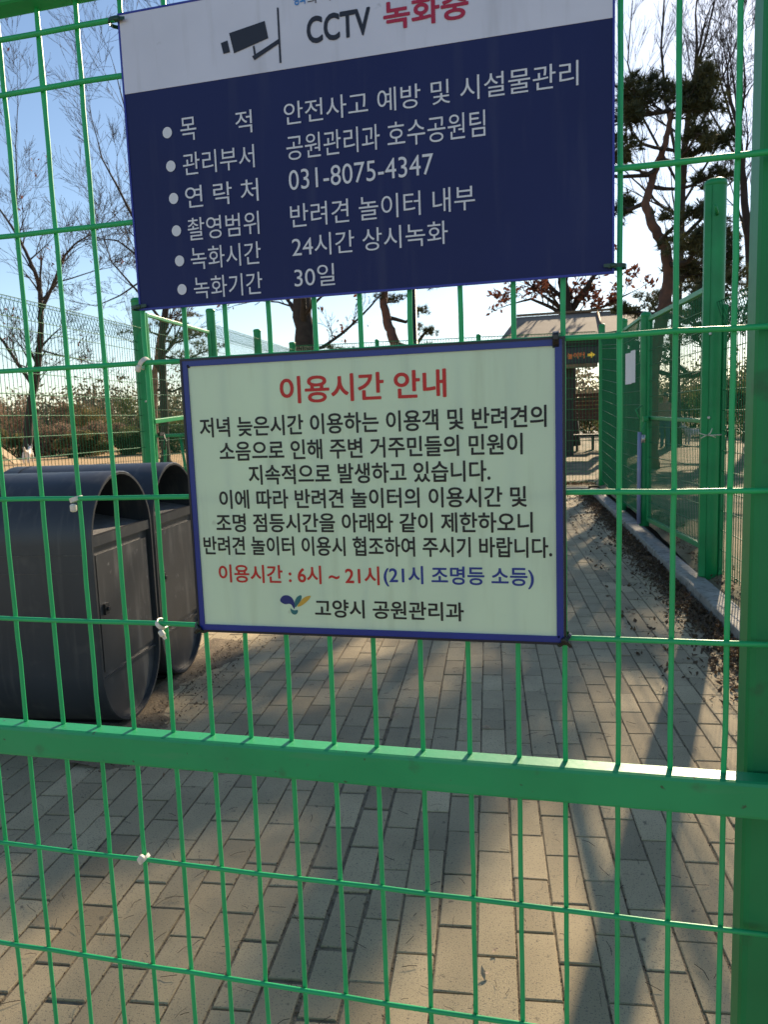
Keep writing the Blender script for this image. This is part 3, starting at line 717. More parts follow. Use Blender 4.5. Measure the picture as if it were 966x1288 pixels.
ax = o1.x + .25; poly('arrow', [(ax, o1.z - .035), (ax + .09, o1.z - .035), (ax + .09, o1.z - .09), (ax + .20, o1.z), (ax + .09, o1.z + .09), (ax + .09, o1.z + .035), (ax, o1.z + .035)], o1.y - .054, 'led_yellow', t2, o1)

# ------------------------------------------------------------------ lamp post between the signs
q = at(522, 440, 20); q.z = .08
t = thing('lamp_post', 'slim black lamp post rising between the two signs', 'lamp post', q)
mb = MB(); mb.tube([q, q + Vector((0, 0, .5)), q + Vector((0, 0, .52)), q + Vector((0, 0, 5.2))], [.13, .13, .085, .075], 14); mb.build('pole', M['pole'], t, q)
mb = MB(); mb.tube([q + Vector((0, 0, 5.2)), q + Vector((0, 0, 5.3)), q + Vector((0, 0, 5.6)), q + Vector((0, 0, 5.7))], [.1, .2, .24, .06], 14); mb.build('lamp_head', M['pole'], t, q)

# ------------------------------------------------------------------ people and dogs
def skinned(verts, edges, radii, name, m, parent=None, origin=(0, 0, 0), root=0, sub=2):
    me = bpy.data.meshes.new(name); me.from_pydata([Vector(v) - Vector(origin) for v in verts], edges, [])
    o = bpy.data.objects.new(name, me); col.objects.link(o)
    md = o.modifiers.new('skin', 'SKIN'); md.use_smooth_shade = True
    for i, r_ in enumerate(radii):
        sv = me.skin_vertices[0].data[i]; sv.radius = (r_, r_) if not isinstance(r_, tuple) else r_; sv.use_root = (i == root)
    s = o.modifiers.new('sub', 'SUBSURF'); s.levels = sub; s.render_levels = sub
    dg = bpy.context.evaluated_depsgraph_get(); m2 = bpy.data.meshes.new_from_object(o.evaluated_get(dg)); m2.name = name
    o.modifiers.clear(); o.data = m2; m2.materials.clear(); m2.materials.append(M[m])
    for p in m2.polygons: p.use_smooth = True
    if parent: o.parent = parent
    return o
def dog(label, loc, rz, s, fur):
    t = thing('dog', label, 'dog', loc, rz, group='dogs in the park'); t.scale = (s, s, s)
    # along +x: chest to front, rump to back; withers about .55
    V = [(-.30, 0, .47), (-.10, 0, .46), (.10, 0, .46), (.27, 0, .47), (.36, 0, .58), (.45, 0, .68), (.60, 0, .65),
         (-.38, 0, .53), (-.50, 0, .62), (-.58, 0, .74)]
    Ed = [(0, 1), (1, 2), (2, 3), (3, 4), (4, 5), (5, 6), (0, 7), (7, 8), (8, 9)]
    Rr = [.135, .125, .14, .15, .10, .095, .045, .06, .05, .03]
    for sy in (-1, 1):
        b = len(V); V += [(.26, sy * .10, .34), (.25, sy * .10, .20), (.26, sy * .10, .05), (.30, sy * .10, .025)]; Ed += [(3, b), (b, b + 1), (b + 1, b + 2), (b + 2, b + 3)]; Rr += [.065, .04, .03, .03]
        b = len(V); V += [(-.27, sy * .10, .32), (-.38, sy * .10, .19), (-.34, sy * .10, .05), (-.30, sy * .10, .025)]; Ed += [(0, b), (b, b + 1), (b + 1, b + 2), (b + 2, b + 3)]; Rr += [.085, .042, .03, .03]
    skinned(V, Ed, Rr, 'body', fur, t, root=1)
    for sy in (-1, 1):
        mb = MB(); mb.add([(.42, sy * .04, .755), (.47, sy * .085, .745), (.40, sy * .10, .73), (.43, sy * .085, .86)], [(0, 1, 3), (1, 2, 3), (2, 0, 3), (0, 2, 1)]); mb.build('ear', M[fur], t)
        mb = MB(); mb.tube([(.53, sy * .062, .70), (.54, sy * .068, .70)], .013, 6); mb.build('eye', M['hair'], t)
    mb = MB(); mb.tube([(.63, 0, .655), (.655, 0, .655)], [.022, .014], 8); mb.build('nose', M['hair'], t)
    return t
q = at(35, 575, 26.5); dog('white dog seen from behind beside the plank ramp, on the sandy run at the left', (q.x, q.y, .07), R(115), .98, 'fur_white')
q = at(874, 545, 27.0); dog('pale grey shaggy dog standing beyond the right wire gate', (q.x, q.y, .14), R(200), .95, 'fur_grey')
# plank ramp
q = at(6, 572, 27.2); q.z = .08
t = thing('plank_ramp', 'sloping plank ramp on the sandy run at the far left', 'ramp', q)
mb = MB(); rot = Matrix.Rotation(R(35), 3, 'Y'); mb.box(q + Vector((0, 0, .40)), (1.5, .5, .05), rot); mb.build('plank', M['plank'], t, q)
mb = MB(); rot2 = Matrix.Rotation(R(-35), 3, 'Y'); mb.box(q + Vector((-1.2, 0, .40)), (1.5, .5, .05), rot2); mb.build('plank', M['plank'], t, q)
mb = MB(); mb.box(q + Vector((-.6, .18, .40)), (.06, .06, .75)); mb.box(q + Vector((-.6, -.18, .40)), (.06, .06, .75)); mb.build('support', M['timber'], t, q)
# standing person beyond the right gate
q = at(837, 540, 25); q.z = .13
t = thing('person', 'person in a dusty pink jacket and blue jeans standing beyond the right wire gate', 'person', q, R(-35))
V = [(0, 0, .95), (0, 0, 1.15), (0, .01, 1.36), (0, .01, 1.46), (0, .0, 1.52), (0, -.01, 1.60), (0, -.005, 1.68)]
Ed = [(i, i + 1) for i in range(6)]; Rr = [(.17, .12), (.155, .11), (.18, .115), (.075, .07), (.058, .06), (.078, .092), (.07, .085)]
for s in (-1, 1):
    b = len(V); V += [(s * .18, .01, 1.40), (s * .24, .02, 1.13), (s * .20, -.16, 1.0), (s * .16, -.25, 1.03)]; Ed += [(2, b), (b, b + 1), (b + 1, b + 2), (b + 2, b + 3)]; Rr += [.065, .05, .038, .03]
    b = len(V); V += [(s * .095, 0, .82), (s * .10, -.01, .48), (s * .105, .02, .09), (s * .11, -.11, .035)]; Ed += [(0, b), (b, b + 1), (b + 1, b + 2), (b + 2, b + 3)]; Rr += [.095, .065, .045, .038]
body = skinned(V, Ed, Rr, 'body', 'skin', t)
body.data.materials.append(M['top_pink']); body.data.materials.append(M['jeans']); body.data.materials.append(M['shoe'])
for p in body.data.polygons:
    c = p.center
    if c.z < .085: p.material_index = 3
    elif c.z < .93 and abs(c.x) < .185 and c.y > -.19 : p.material_index = 2
    elif c.z < 1.455 and not (c.y < -.21): p.material_index = 1
mb = MB()
hv = []
for i in range(9):
    th_ = math.pi * .62 * i / 8
    for j in range(14):
        ph = 2 * math.pi * j / 14
        hv.append((.088 * math.sin(th_) * math.cos(ph), .012 + .10 * math.sin(th_) * math.sin(ph), 1.655 + .115 * math.cos(th_)))
hf = [(i * 14 + j, i * 14 + (j + 1) % 14, (i + 1) * 14 + (j + 1) % 14, (i + 1) * 14 + j) for i in range(8) for j in range(14) if not (i > 3 and 8 <= j <= 12)]
mb.add(hv, hf, True); mb.build('hair', M['hair'], t)
for s in (-1, 1): mb = MB(); mb.tube([(s * .032, -.088, 1.645), (s * .032, -.098, 1.645)], .009, 6); mb.build('eye', M['hair'], t)
mb = MB(); mb.tube([(0, -.085, 1.635), (0, -.112, 1.61)], [.009, .015], 6); mb.build('nose', M['skin'], t)
mb = MB(); mb.box((0, -.092, 1.578), (.045, .012, .010)); mb.build('mouth', M['top_pink'], t)

# ------------------------------------------------------------------ litter bins
def stadium(hw, zc0, zc1, r, n=18):
    pts = []
    for k in range(n + 1):
        a = math.pi * k / n; pts.append((hw * 0 + r * math.cos(a), zc1 + r * math.sin(a)))
    for k in range(n + 1):
        a = math.pi + math.pi * k / n; pts.append((r * math.cos(a), zc0 + r * math.sin(a)))
    return pts
def make_bin(label):
    t = thing('litter_bin', label, 'bin', group='litter bins beside the path')
    r0, z0, z1, D = .30, .315, .905, .94
    out = stadium(0, z0, z1, r0); inn = stadium(0, z0, z1, r0 - .016); n = len(out)
    s = MB(); xs = [0, -.006, -D * .25, -D * .5, -D * .8, -D + .012, -D]
    v = []
    for i, x in enumerate(xs):
        k = 1 if i not in (0, 6) else .992
        v += [(x, y * k, z0 + .295 + (z - z0 - .295) * k) for y, z in out]
    s.add(v, [(i * n + j, i * n + (j + 1) % n, (i + 1) * n + (j + 1) % n, (i + 1) * n + j)[::-1] for i in range(6) for j in range(n)], True)
    s.add([(0, y * .992, z0 + .295 + (z - z0 - .295) * .992) for y, z in out] + [(0, y, z) for y, z in inn], [(j, (j + 1) % n, n + (j + 1) % n, n + j) for j in range(n)])
    s.add([(0, y, z) for y, z in inn] + [(-.5, y, z) for y, z in inn], [(j, (j + 1) % n, n + (j + 1) % n, n + j) for j in range(n)], True)
    s.add([(-D, y * .992, z0 + .295 + (z - z0 - .295) * .992) for y, z in out], [tuple(range(n))])
    sh = s.build('shell', M['bin'], t)
    b = MB()
    for x in (-.83,):
        bo = [(y * 1.006, z0 + .295 + (z - z0 - .295) * 1.004) for y, z in out]
        b.add([(x, y, z) for y, z in bo] + [(x - .008, y, z) for y, z in bo], [(j, (j + 1) % n, n + (j + 1) % n, n + j)[::-1] for j in range(n)], True)
    b.build('seam_band', M['bin_in'], sh)
    b = MB(); i2 = stadium(0, z0, z1, r0 - .0175); b.add([(-.498, y, z) for y, z in i2], [tuple(range(n))]); b.build('inner_wall', M['bin_in'], t)
    # front plate up to the opening
    zt = .925; rr = r0 - .017
    def lower(x, top=zt):
        pts = [(x, rr, top), (x, -rr, top)]
        pts = [(x, rr if True else 0, top)]
        k = 18
        pts = [(x, rr, top)] + [(x, -rr, top)] + [(x, rr * math.cos(math.pi + math.pi * i / k), z0 + rr * math.sin(math.pi + math.pi * i / k)) for i in range(k + 1)]
        return pts
    f = MB(); a = lower(-.026, zt - .02); m = len(a); f.add(a, [tuple(range(m))]); f.build('front_plate', M['bin_face'], t)
    f = MB(); f.box((-.020, 0, zt - .012), (.030, 2 * rr - .006, .045), None); f.build('sill', M['bin'], t)
    tr = MB(); tr.quad((-.036, rr - .004, zt + .004), (-.036, -rr + .004, zt + .004), (-.30, -rr + .004, zt + .05), (-.30, rr - .004, zt + .05)); tr.build('tray', M['bin_dust'], t)
    dr = MB(); dr.box((-.0195, 0, .585), (.012, .50, .53)); d = dr.build('door', M['bin_face'], t)
    la = MB(); la.box((-.008, -.205, .60), (.012, .035, .05)); la.tube([(-.002, -.205, .60), (.010, -.205, .60)], .010, 8); la.build('latch', M['pole'], d)
    sk = MB(); sk.box((-.0215, 0, .285), (.010, .555, .012)); sk.build('skirt_line', M['bin'], t)
    sl = MB()
    for zz in (.86, .78): sl.box((-D / 2, -r0 - .0005, zz), (D * .92, .003, .004))
    sl.build('side_seam', M['bin_face'], sh)
    bs = MB(); bs.box((-D / 2, 0, .012), (D * .9, .22, .022)); bs.build('plinth', M['bin_in'], t)
    ch = MB(); r = random.Random(5 if 'front' in label else 9)
    for q in range(14):
        yy, zz = r.uniform(-.22, .24), r.uniform(.4, .86)
        pts = [(-.0128, yy + r.uniform(-.012, .012), zz + r.uniform(-.016, .016)) for _ in range(4)]
        cx = sum(p[1] for p in pts) / 4; cz = sum(p[2] for p in pts) / 4
        pts.sort(key=lambda p: math.atan2(p[2] - cz, p[1] - cx)); ch.add(pts, [(0, 1, 2, 3)])
    ch.build('paint_chips', M['bin_dust'], d)
    return t
BA = R(6.5)
b1 = make_bin('nearest dark grey litter bin with rounded top, front left behind the closest gate'); b1.location = (-2.025, 3.06, 0); b1.rotation_euler.z = BA
b2 = make_bin('second dark grey litter bin, further back and half hidden by the pale sign'); b2.location = (-2.11, 3.70, 0); b2.rotation_euler.z = BA

# ------------------------------------------------------------------ debris
r = random.Random(41); lf = MB()
def leaf(mb, p, s, r, lift=.5):
    a = Vector((r.uniform(-1, 1), r.uniform(-1, 1), r.uniform(-lift, lift))).normalized(); b = Vector((0, 0, 1)).cross(a).normalized(); up = a.cross(b)
    b = b * math.cos(r.uniform(-.8, .8)) + up * r.uniform(-.6, .6); c = r.uniform(.0, .35) * s
    z0 = Vector((0, 0, s * .25))
    mb.add([p - a * s + z0 * r.random(), p + b * s * .5 + Vector((0, 0, c)), p + a * s + z0 * r.random() * 2, p - b * s * .5 + Vector((0, 0, c)), p], [(0, 4, 1), (1, 4, 2), (2, 4, 3), (3, 4, 0)])
for _ in range(9000):
    y = 2.6 + 10.5 * r.random() ** 1.25; dd = abs(r.gauss(0, .11)) if r.random() < .93 else r.random() * .6
    if y < 3.6: dd *= .35
    leaf(lf, Vector((kx(y) - .012 - dd, y, .004 + r.random() * .03 * max(0, 1 - dd * 5))), r.uniform(.007, .028), r, .8)
for _ in range(1500):
    y = 2.6 + 9 * r.random(); x = kx(y) + .17 + abs(r.gauss(0, .14))
    leaf(lf, Vector((x, y, pz(y) + .02)), r.uniform(.007, .022), r, .8)
for _ in range(900):
    x = r.uniform(-1.2, .5); leaf(lf, Vector((x, 13.62 - x * .14 + abs(r.gauss(0, .3)), .115)), r.uniform(.012, .04), r, .8)
tag(lf.build('leaf_litter', M['litter']), 'brown leaf litter heaped along the kerb', 'leaf litter', kind='stuff')
g = MB(); nu, nv = 8, 40
for i in range(nv + 1):
    v = 2.55 + 1.75 * i / nv; wv = .16 + .10 * math.sin(v * 5) + r.uniform(-.03, .03); x0 = -2.16 - .113 * (v - 3.05)
    for j in range(nu + 1):
        t_ = j / nu; g.v.append((x0 + .05 + wv * t_ + (.06 if t_ > 0 else 0), v, .0015 + .016 * (1 - t_) ** 1.5 + r.uniform(0, .003) * (1 - t_) - (.006 if j == nu else 0)))
for i in range(nv):
    for j in range(nu): q = i * (nu + 1) + j; g.f.append((q, q + 1, q + nu + 2, q + nu + 1)); g.sm.append(True)
tag(g.build('soil_drift', M['sand_dark']), 'thin brown soil drift along the feet of the bins', 'soil', kind='stuff')
lf = MB()
for _ in range(700):
    v = r.uniform(2.5, 4.4); leaf(lf, Vector((-2.0 - .113 * (v - 3.05) + abs(r.gauss(0, .14)), v, .012)), r.uniform(.003, .011), r, .8)
tag(lf.build('leaf_crumbs', M['litter']), 'crumbled leaves on the soil by the bins', 'leaf litter', kind='stuff')
d = FWD + RIGHT * ((268 - 483) / FPX) - UP * ((812 - 644) / FPX); q = CAM + d * ((.012 - 1.4) / d.z); mb = MB(); p = q.copy(); pts = []
for k in range(26): pts.append(p.copy()); p += Vector((r.gauss(0, .022), r.gauss(0, .03), 0)); p.z = .006 + abs(r.gauss(0, .006)); p += (q - p) * .12
mb.tube(pts, .0022, 4); tag(mb.build('cord_scrap', M['wire']), 'tangled scrap of green cord on the pavers beside the second bin', 'cord')
nd = MB()
for _ in range(1200):
    u, v = r.uniform(-2.6, 1.0), 1.2 + 6 * r.random() ** 1.4; p = Vector((u, v, .006))
    if p.x > kx(v) - .03: continue
    a = r.uniform(0, 6.28); ln = r.uniform(.003, .028); d = Vector((math.cos(a), math.sin(a), r.uniform(0, .15))) * ln; s_ = Vector((-d.y, d.x, 0)) * r.uniform(-.22, .22)
    nd.tube([p - d, p + s_ + Vector((0, 0, .002)), p + d], r.uniform(.0004, .0010), 3, cap=False)
tag(nd.build('pine_needles', M['needle_dry']), 'dry pine needles scattered on the pavers', 'pine needles', kind='stuff')
cr = MB()
for _ in range(6000):
    c = r.randint(-26, 6); v = .9 + 5.5 * r.random() ** 1.5; p = PU * (.4707 + c * W_ + r.gauss(0, .0028)) + PD * v
    if p.x > kx(p.y) - .02 or p.x < -3: continue
    s_ = r.uniform(.0008, .0028) * (1.5 if r.random() < .08 else 1); a = r.uniform(0, 3.1); dx = Vector((math.cos(a), math.sin(a), 0)) * s_; dy = Vector((-math.sin(a), math.cos(a), 0)) * s_ * r.uniform(.4, 1)
    z0 = Vector((0, 0, -.003)); top = Vector((r.uniform(-.3, .3) * s_, 0, s_ * r.uniform(.4, 1.0)))
    cr.add([p - dx + z0, p + dy + z0, p + dx + z0, p - dy + z0, p + top], [(0, 4, 1), (1, 4, 2), (2, 4, 3), (3, 4, 0)])
tag(cr.build('joint_crumbs', M['litter']), 'dark crumbs of soil and leaf in the joints between pavers', 'debris', kind='stuff')
M['pebble'] = mat('grey_pebble', (.30, .30, .27), .8, .2, 40)
M['leaf_pale'] = mat('pale_dry_leaf', (.42, .30, .20), .8, .2, 30)
for (px, py, s_, lb) in ((608, 1226, .016, 'curled pale leaf on the pavers, lower middle, with a fallen twig beside it'), (622, 1196, .012, 'small broken pale leaf on the pavers above the curled leaf'), (612, 915, .022, 'crumpled grey leaf on the pavers just below the right part of the pale sign'), (497, 899, .018, 'twisted dry leaf on the sunlit pavers under the middle of the pale sign')):
    d = FWD + RIGHT * ((px - 483) / FPX) - UP * ((py - 644) / FPX); p = CAM + d * ((.008 - 1.4) / d.z)
    mb = MB(); leaf(mb, p, s_, r, .3); leaf(mb, p + Vector((s_ * .5, .004, .003)), s_ * .6, r, .6); tag(mb.build('dry_leaf', M['leaf_pale']), lb, 'leaf', 'dry leaves on the pavers')

# ------------------------------------------------------------------ the near gate
GY = .757
o0 = Vector((0, GY, 0))
gate = thing('mesh_gate', 'green wire gate filling the foreground, carrying both signs', 'gate', o0)
bx = [-.7107, -.6609, -.6074, -.5569, -.5086, -.4557, -.4048, -.3565, -.3065, -.2555, -.2058, -.1536, -.1022, -.0501, -.0027, .0497, .0999, .1505]
bx = [-.7610 - .0503 * k for k in range(5)][::-1] + bx
r = random.Random(3)
for i, x in enumerate(bx):
    pts = []; z = .10
    kink = r.choice((0, 0, 0, 1)) * r.uniform(-.0016, .0016); kz = r.uniform(1.1, 1.7)
    while z < 1.86:
        pts.append((x + r.gauss(0, .00025) + kink * math.exp(-((z - kz) / .06) ** 2), GY + r.gauss(0, .0002), z)); z += .035
    pts.append((x, GY, 1.87))
    rad = [.00265] * len(pts)
    j = min(range(len(pts)), key=lambda q: abs(pts[q][2] - 1.785 + .004 * (i % 3)))
    if i % 2 == 0 and x < -.5: rad[j] = .0035; rad[j + 1] = .0031                 # lump of thick coating
    mb = MB(); mb.tube(pts, rad, 10); mb.build('vertical_wire', M['wire'], gate, o0)
for z in (1.8267, 1.7705, 1.6208, 1.4706, 1.3210, 1.1732, .8742, .7315, .583, .433, .283, .133):
    pts = [(-1.0 + 1.194 * k / 24, GY - .0054 + r.gauss(0, .0002), z + r.gauss(0, .0003)) for k in range(25)]
    mb = MB(); mb.tube(pts, .0028, 10); mb.build('horizontal_wire', M['wire'], gate, o0)
mb = MB(); mb.sweep(rrect(.027, .038, .004), (-1.03, GY - .0065, 1.021), (.215, GY - .0065, 1.021), (0, 0, 1)); mb.build('mid_rail', M['green'], gate, o0)
mb = MB(); mb.sweep(rrect(.030, .042, .004), (-1.03, GY - .005, 1.876), (.215, GY - .005, 1.876), (0, 0, 1)); mb.build('top_rail', M['green'], gate, o0)
mb = MB(); mb.sweep(rrect(.030, .042, .004), (-1.03, GY - .005, .10), (.215, GY - .005, .10), (0, 0, 1)); mb.build('bottom_rail', M['green'], gate, o0)
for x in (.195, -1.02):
    mb = MB(); mb.sweep(rrect(.046, .046, .007), (x, GY + .032, .06), (x, GY + .032, 1.95), (0, 1, 0)); mb.build('stile', M['shaded_green'], gate, o0)
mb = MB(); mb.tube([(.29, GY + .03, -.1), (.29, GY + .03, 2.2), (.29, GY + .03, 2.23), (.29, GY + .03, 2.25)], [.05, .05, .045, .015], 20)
tag(mb.build('gate_post', M['shaded_green']), 'round green post the foreground gate closes against, at the right edge', 'post')

# ------------------------------------------------------------------ signs
def plate(name, x0, x1, z0, z1, y0, y1, m, parent, origin):
    mb = MB(); mb.box(((x0 + x1) / 2, (y0 + y1) / 2, (z0 + z1) / 2), (x1 - x0, abs(y1 - y0), z1 - z0)); return mb.build(name, M[m], parent, origin)
def rim(name, x0, x1, z0, z1, wd, y0, y1, m, parent, origin):
    mb = MB(); a = y0; b = y1
    O = [(x0, z0), (x1, z0), (x1, z1), (x0, z1)]; I = [(x0 + wd, z0 + wd), (x1 - wd, z0 + wd), (x1 - wd, z1 - wd), (x0 + wd, z1 - wd)]
    v = [(x, a, z) for x, z in O] + [(x, a, z) for x, z in I] + [(x, b, z) for x, z in O] + [(x, b, z) for x, z in I]
    f = []
    for i in range(4):
        j = (i + 1) % 4; f += [(i, j, 4 + j, 4 + i), (8 + i, 12 + i, 12 + j, 8 + j), (i, 8 + i, 8 + j, j), (4 + i, 4 + j, 12 + j, 12 + i)]
    mb.add(v, f); return mb.build(name, M[m], parent, origin)
SY = GY - .0095                      # back of both signs, resting on the rods
F = SY - .0030                       # printed face
# upper sign
o0 = Vector((-.2035, SY, 1.5265))
t = thing('sign', 'navy and white recording notice with a camera symbol, upper sign on the foreground gate', 'sign', o0)
plate('panel', -.4512, .0435, 1.5268, 1.8265, SY, F, 'sign_navy', t, o0)
plate('header_band', -.4500, .0423, 1.7478, 1.8253, F, F - .0004, 'sign_white', t, o0)
rim('border', -.4517, .0440, 1.5263, 1.8270, .0020, F - .0007, SY + .0002, 'sign_edge', t, o0)
y = F - .0006
for body, x0, x1, z0, z1 in [('안전사고 예방 및 시설물관리', -0.2736, 0.0123, 1.6949, 1.7167), ('공원관리과 호수공원팀', -0.2728, -0.0729, 1.6612, 1.6851), ('031-8075-4347', -0.2719, -0.1233, 1.6325, 1.6520),
    ('반려견 놀이터 내부', -0.2722, -0.0840, 1.5959, 1.6189), ('24시간 상시녹화', -0.2720, -0.1109, 1.5665, 1.5885), ('30일', -0.2711, -0.2274, 1.5364, 1.5580),
    ('목', -0.3884, -0.3702, 1.6934, 1.7163), ('적', -0.3265, -0.3082, 1.6930, 1.7151), ('관리부서', -0.3882, -0.3076, 1.6591, 1.6817), ('연 락 처', -0.3879, -0.3053, 1.6262, 1.6486),
    ('촬영범위', -0.3876, -0.3064, 1.5935, 1.6166), ('녹화시간', -0.3862, -0.3064, 1.5636, 1.5865), ('녹화기간', -0.3848, -0.3065, 1.5334, 1.5561)]:
    glyphs(body, x0, x1, z0, z1, y, 'lettering', 'sign_ink', t, o0, bold=.004)
for x, z in [(-0.4035, 1.7041), (-0.4021, 1.6706), (-0.4014, 1.6381), (-0.4007, 1.6052), (-0.3994, 1.5743), (-0.3988, 1.5447)]:
    poly('bullet', [(x + .0054 * math.cos(a * math.pi / 12), z + .0056 * math.sin(a * math.pi / 12)) for a in range(24)], y, 'sign_ink', t, o0)
y = F - .0009
glyphs('CCTV', -.2456, -.1807, 1.7668, 1.7918, y, 'lettering', 'ink_dark', t, o0, bold=.026)
glyphs('녹화중', -.1682, -.0864, 1.7672, 1.7933, y, 'lettering', 'ink_crimson', t, o0, bold=.026)
glyphs('평화', -.2578, -.2446, 1.8041, 1.8155, y, 'lettering', 'ink_sky', t, o0, bold=.03)
glyphs('의 시작', -.2435, -.2074, 1.8030, 1.8125, y, 'lettering', 'ink_dark', t, o0, bold=.006)
ic = MB()
for pts in ([(-.3275, 1.7895), (-.2888, 1.7951), (-.2859, 1.7788), (-.3234, 1.7700)], [(-.3371, 1.7816), (-.3298, 1.7830), (-.3276, 1.7718), (-.3349, 1.7710)], [(-.2753, 1.8052), (-.2735, 1.8049), (-.2733, 1.7539), (-.2754, 1.7542)],
            [(-.2748, 1.7765), (-.2747, 1.7722), (-.3018, 1.7604), (-.3041, 1.7644), (-.3015, 1.7653)], [(-.3028, 1.7735), (-.3010, 1.7739), (-.2998, 1.7652), (-.3019, 1.7652)]):
    yy = y - .00005 * len(ic.f)
    ic.add([(x, yy, z) for x, z in pts], [tuple(range(len(pts)))[::-1]])
ic.build('camera_symbol', M['ink_dark'], t, o0)
# lower sign
o0 = Vector((-.203, SY, 1.169))
t = thing('sign', 'pale green opening hours notice with a blue frame, lower sign on the foreground gate', 'sign', o0)
plate('panel', -.4040, -.0030, 1.1712, 1.4692, SY, F, 'board', t, o0)
rim('frame', -.4052, -.0036, 1.1702, 1.4702, .0068, F - .0016, SY + .0003, 'frame_blue', t, o0)
rim('outer_edge', -.4066, -.0008, 1.1684, 1.4718, .0024, F - .0022, SY + .0006, 'frame_black', t, o0)
y = F - .0004
for body, x0, x1, z0, z1, m, bo in [('이용시간 안내', -0.2936, -0.1162, 1.4191, 1.4475, 'ink_red', .022), ('저녁 늦은시간 이용하는 이용객 및 반려견의', -0.3889, -0.0186, 1.3863, 1.4079, 'ink_black', .020),
    ('소음으로 인해 주변 거주민들의 민원이', -0.3674, -0.0418, 1.3601, 1.3815, 'ink_black', .020), ('지속적으로 발생하고 있습니다.', -0.3346, -0.0739, 1.3339, 1.3555, 'ink_black', .020),
    ('이에 따라 반려견 놀이터의 이용시간 및', -0.3711, -0.0385, 1.3079, 1.3290, 'ink_black', .020), ('조명 점등시간을 아래와 같이 제한하오니', -0.3766, -0.0329, 1.2820, 1.3030, 'ink_black', .020),
    ('반려견 놀이터 이용시 협조하여 주시기 바랍니다.', -0.3936, -0.0143, 1.2566, 1.2779, 'ink_black', .020), ('이용시간 : 6시 ~ 21시', -0.3775, -0.1925, 1.2256, 1.2460, 'ink_red', .020),
    ('(21시 조명등 소등)', -0.1880, -0.0324, 1.2245, 1.2470, 'ink_blue', .020), ('고양시 공원관리과', -0.2663, -0.1038, 1.1890, 1.2092, 'ink_black', .020)]:
    glyphs(body, x0, x1, z0, z1, y, 'lettering', m, t, o0, bold=bo)
em = bpy.data.objects.new('emblem', None)
def smoothpoly(pts, it=2):
    for _ in range(it):
        q = []
        for a, b in zip(pts, pts[1:] + pts[:1]): q += [(a[0] * .75 + b[0] * .25, a[1] * .75 + b[1] * .25), (a[0] * .25 + b[0] * .75, a[1] * .25 + b[1] * .75)]
        pts = q
    return pts
nav = poly('emblem', smoothpoly([(-.3056, 1.2088), (-.3024, 1.2122), (-.2974, 1.2128), (-.2930, 1.2110), (-.2902, 1.2072), (-.2890, 1.2025), (-.2896, 1.1967), (-.2912, 1.1986), (-.2928, 1.2019), (-.2954, 1.2033), (-.2997, 1.2022), (-.3039, 1.2035), (-.3063, 1.2059)]), y, 'logo_navy', t, o0)
for pts, m in (([(-.2895, 1.2020), (-.2888, 1.2068), (-.2861, 1.2112), (-.2810, 1.2137), (-.2807, 1.2099), (-.2829, 1.2055), (-.2866, 1.2011), (-.2887, 1.1986)], 'logo_teal'),
               ([(-.2872, 1.1996), (-.2834, 1.2050), (-.2782, 1.2109), (-.2697, 1.2134), (-.2713, 1.2096), (-.2765, 1.2047), (-.2822, 1.2007)], 'logo_gold'),
               ([(-.2947, 1.1990), (-.2928, 1.1966), (-.2894, 1.1957), (-.2858, 1.1968), (-.2860, 1.1934), (-.2886, 1.1910), (-.2921, 1.1913), (-.2944, 1.1942)], 'logo_teal')):
    p = poly('emblem_petal', smoothpoly([(a + .203, b - 1.169) for a, b in pts]), y - SY - .0001, m, nav, Vector((0, 0, 0)))
# grommet screws at the lower sign's corners
for x, z in ((-.3975, 1.4640), (-.0105, 1.4660), (-.0085, 1.1765)):
    mb = MB(); mb.tube([(x, F + .0005, z), (x, F - .0012, z), (x, F - .0016, z)], [.0022, .0022, .0012], 10); mb.build('eyelet', M['frame_black'], t, o0)

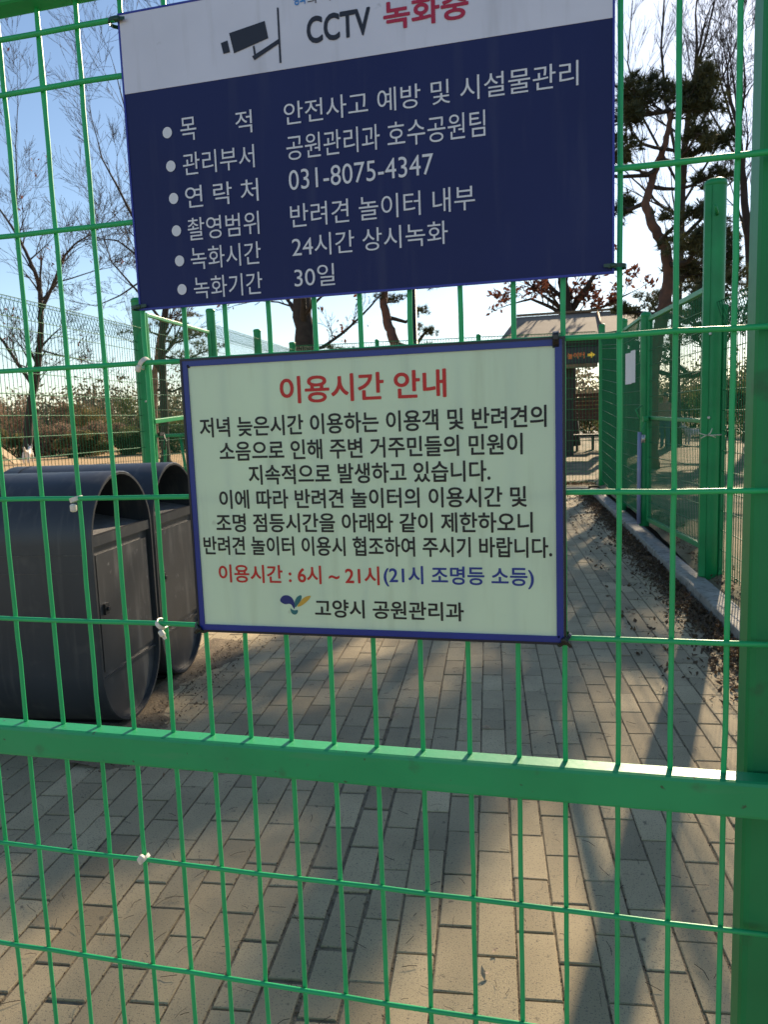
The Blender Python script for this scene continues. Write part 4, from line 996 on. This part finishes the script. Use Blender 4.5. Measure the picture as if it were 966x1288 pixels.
# ------------------------------------------------------------------ cable ties
def cable_tie(label, p, a, bvec, loopr, m, group, head=.005, tail=.014, tdir=None, headoff=None, wd=.0036):
    """strap looped round the wire at p; a, bvec span the loop's plane"""
    p = Vector(p); a = Vector(a).normalized(); bvec = Vector(bvec).normalized(); nn = a.cross(bvec)
    t = thing('cable_tie', label, 'cable tie', p, group=group)
    mb = MB(); n = 20; v = []
    for k in range(n):
        c = p + a * math.cos(2 * math.pi * k / n) * loopr[0] + bvec * math.sin(2 * math.pi * k / n) * loopr[1]
        dr = (c - p).normalized()
        for s, o in ((-1, 0), (1, 0), (1, .0010), (-1, .0010)): v.append(c + nn * s * wd / 2 + dr * o)
    f = []
    for k in range(n):
        q = (k + 1) % n
        for j in range(4): f.append((k * 4 + j, k * 4 + (j + 1) % 4, q * 4 + (j + 1) % 4, q * 4 + j))
    mb.add(v, f, False); mb.build('strap', M[m], t, p)
    h = p + (headoff if headoff is not None else bvec * loopr[1] + bvec * head * .3)
    td = Vector(tdir).normalized() if tdir is not None else bvec
    mb = MB(); q = td.to_track_quat('X', 'Y').to_matrix()
    mb.box(h, (head * 1.3, head, head * .9), q); ob = mb.build('head', M[m], t, p)
    bv = ob.modifiers.new('b', 'BEVEL'); bv.width = head * .36; bv.segments = 4
    if tail:
        mb = MB(); s = td.cross(Vector((0, 1, 0))); s = (s.normalized() if s.length > .1 else Vector((1, 0, 0))) * wd / 2; y2 = Vector((0, -.0006, 0))
        e = h + td * (head * .6 + tail); b0 = h + td * head * .6
        mb.add([b0 - s, b0 + s, e + s * .8, e - s * .8, b0 - s + y2, b0 + s + y2, e + s * .8 + y2, e - s * .8 + y2], [(0, 1, 2, 3), (7, 6, 5, 4), (0, 4, 5, 1), (1, 5, 6, 2), (2, 6, 7, 3), (3, 7, 4, 0)])
        mb.build('tail', M[m], t, p)
    return t
X, Yv, Z = Vector((1, 0, 0)), Vector((0, 1, 0)), Vector((0, 0, 1))
WY = GY - .003
wt = 'white cable ties on the foreground gate'
cable_tie('white cable tie with a drooping end in front of the nearest bin', (-.5585, WY, 1.3195), (X + Z * .3), Yv, (.0062, .0075), 'tie_white', wt, head=.0075, tail=0, tdir=-Z, headoff=Vector((.001, -.008, -.0095)), wd=.005)
cable_tie('long white cable tie at the crossing left of the lower corner of the pale sign', (-.4590, WY, 1.1725), (X - Z), Yv, (.0062, .0075), 'tie_white', wt, head=.0065, tail=.004, tdir=(.55, 0, -.8), headoff=Vector((.004, -.008, -.009)), wd=.0048)
cable_tie('white cable tie wrapped round the crossing beside the upper left corner of the pale sign', (-.4562, WY, 1.4706), (X * .8 + Z), Yv, (.0062, .0075), 'tie_white', wt, head=.0060, tail=0, tdir=(-.4, 0, -1), headoff=Vector((-.004, -.007, -.006)), wd=.005)
cable_tie('small square white cable tie below the mid rail of the foreground gate', (-.5075, WY, .8742), (X + Z * .8), Yv, (.0062, .0075), 'tie_white', wt, head=.0075, tail=0, tdir=(.6, 0, .8), headoff=Vector((.001, -.008, .005)), wd=.0045)
dt = 'dark cable ties holding the signs'
cable_tie('dark green tie at the upper left corner of the navy sign', (-.4545, GY - .007, 1.8215), X, Yv, (.0095, .0095), 'tie_green', dt, head=.0055, tail=.006, tdir=(1, 0, -.1), headoff=Vector((.004, -.0095, -.001)))
cable_tie('dark green tie at the lower left corner of the navy sign', (-.4530, GY - .006, 1.5300), X, Yv, (.0100, .0090), 'tie_green', dt, head=.0050, tail=.007, tdir=(1, 0, .08), headoff=Vector((.002, -.0095, 0)))
cable_tie('dark green tie at the lower right corner of the navy sign', (.0460, GY - .006, 1.5330), X, Yv, (.0085, .0090), 'tie_green', dt, head=.0045, tail=.006, tdir=(-1, 0, .05), headoff=Vector((-.003, -.0095, 0)))
cable_tie('black tie looped over the top right corner of the pale sign', (-.0095, GY - .008, 1.4690), Z, Yv, (.0075, .0100), 'tie_black', dt, head=.0065, tail=0, tdir=Z, headoff=Vector((0, -.0095, .002)), wd=.006)
cable_tie('knotted black tie at the lower right corner of the pale sign', (-.0035, GY - .007, 1.1722), (X + Z), Yv, (.0085, .0100), 'tie_black', dt, head=.0060, tail=.005, tdir=(.7, 0, -.7), headoff=Vector((.001, -.0095, .001)))
cable_tie('black tie at the lower left corner of the pale sign', (-.4050, GY - .007, 1.1725), (X - Z), Yv, (.0075, .0100), 'tie_black', dt, head=.0060, tail=.003, tdir=(-.7, 0, -.7), headoff=Vector((.000, -.0095, -.001)))
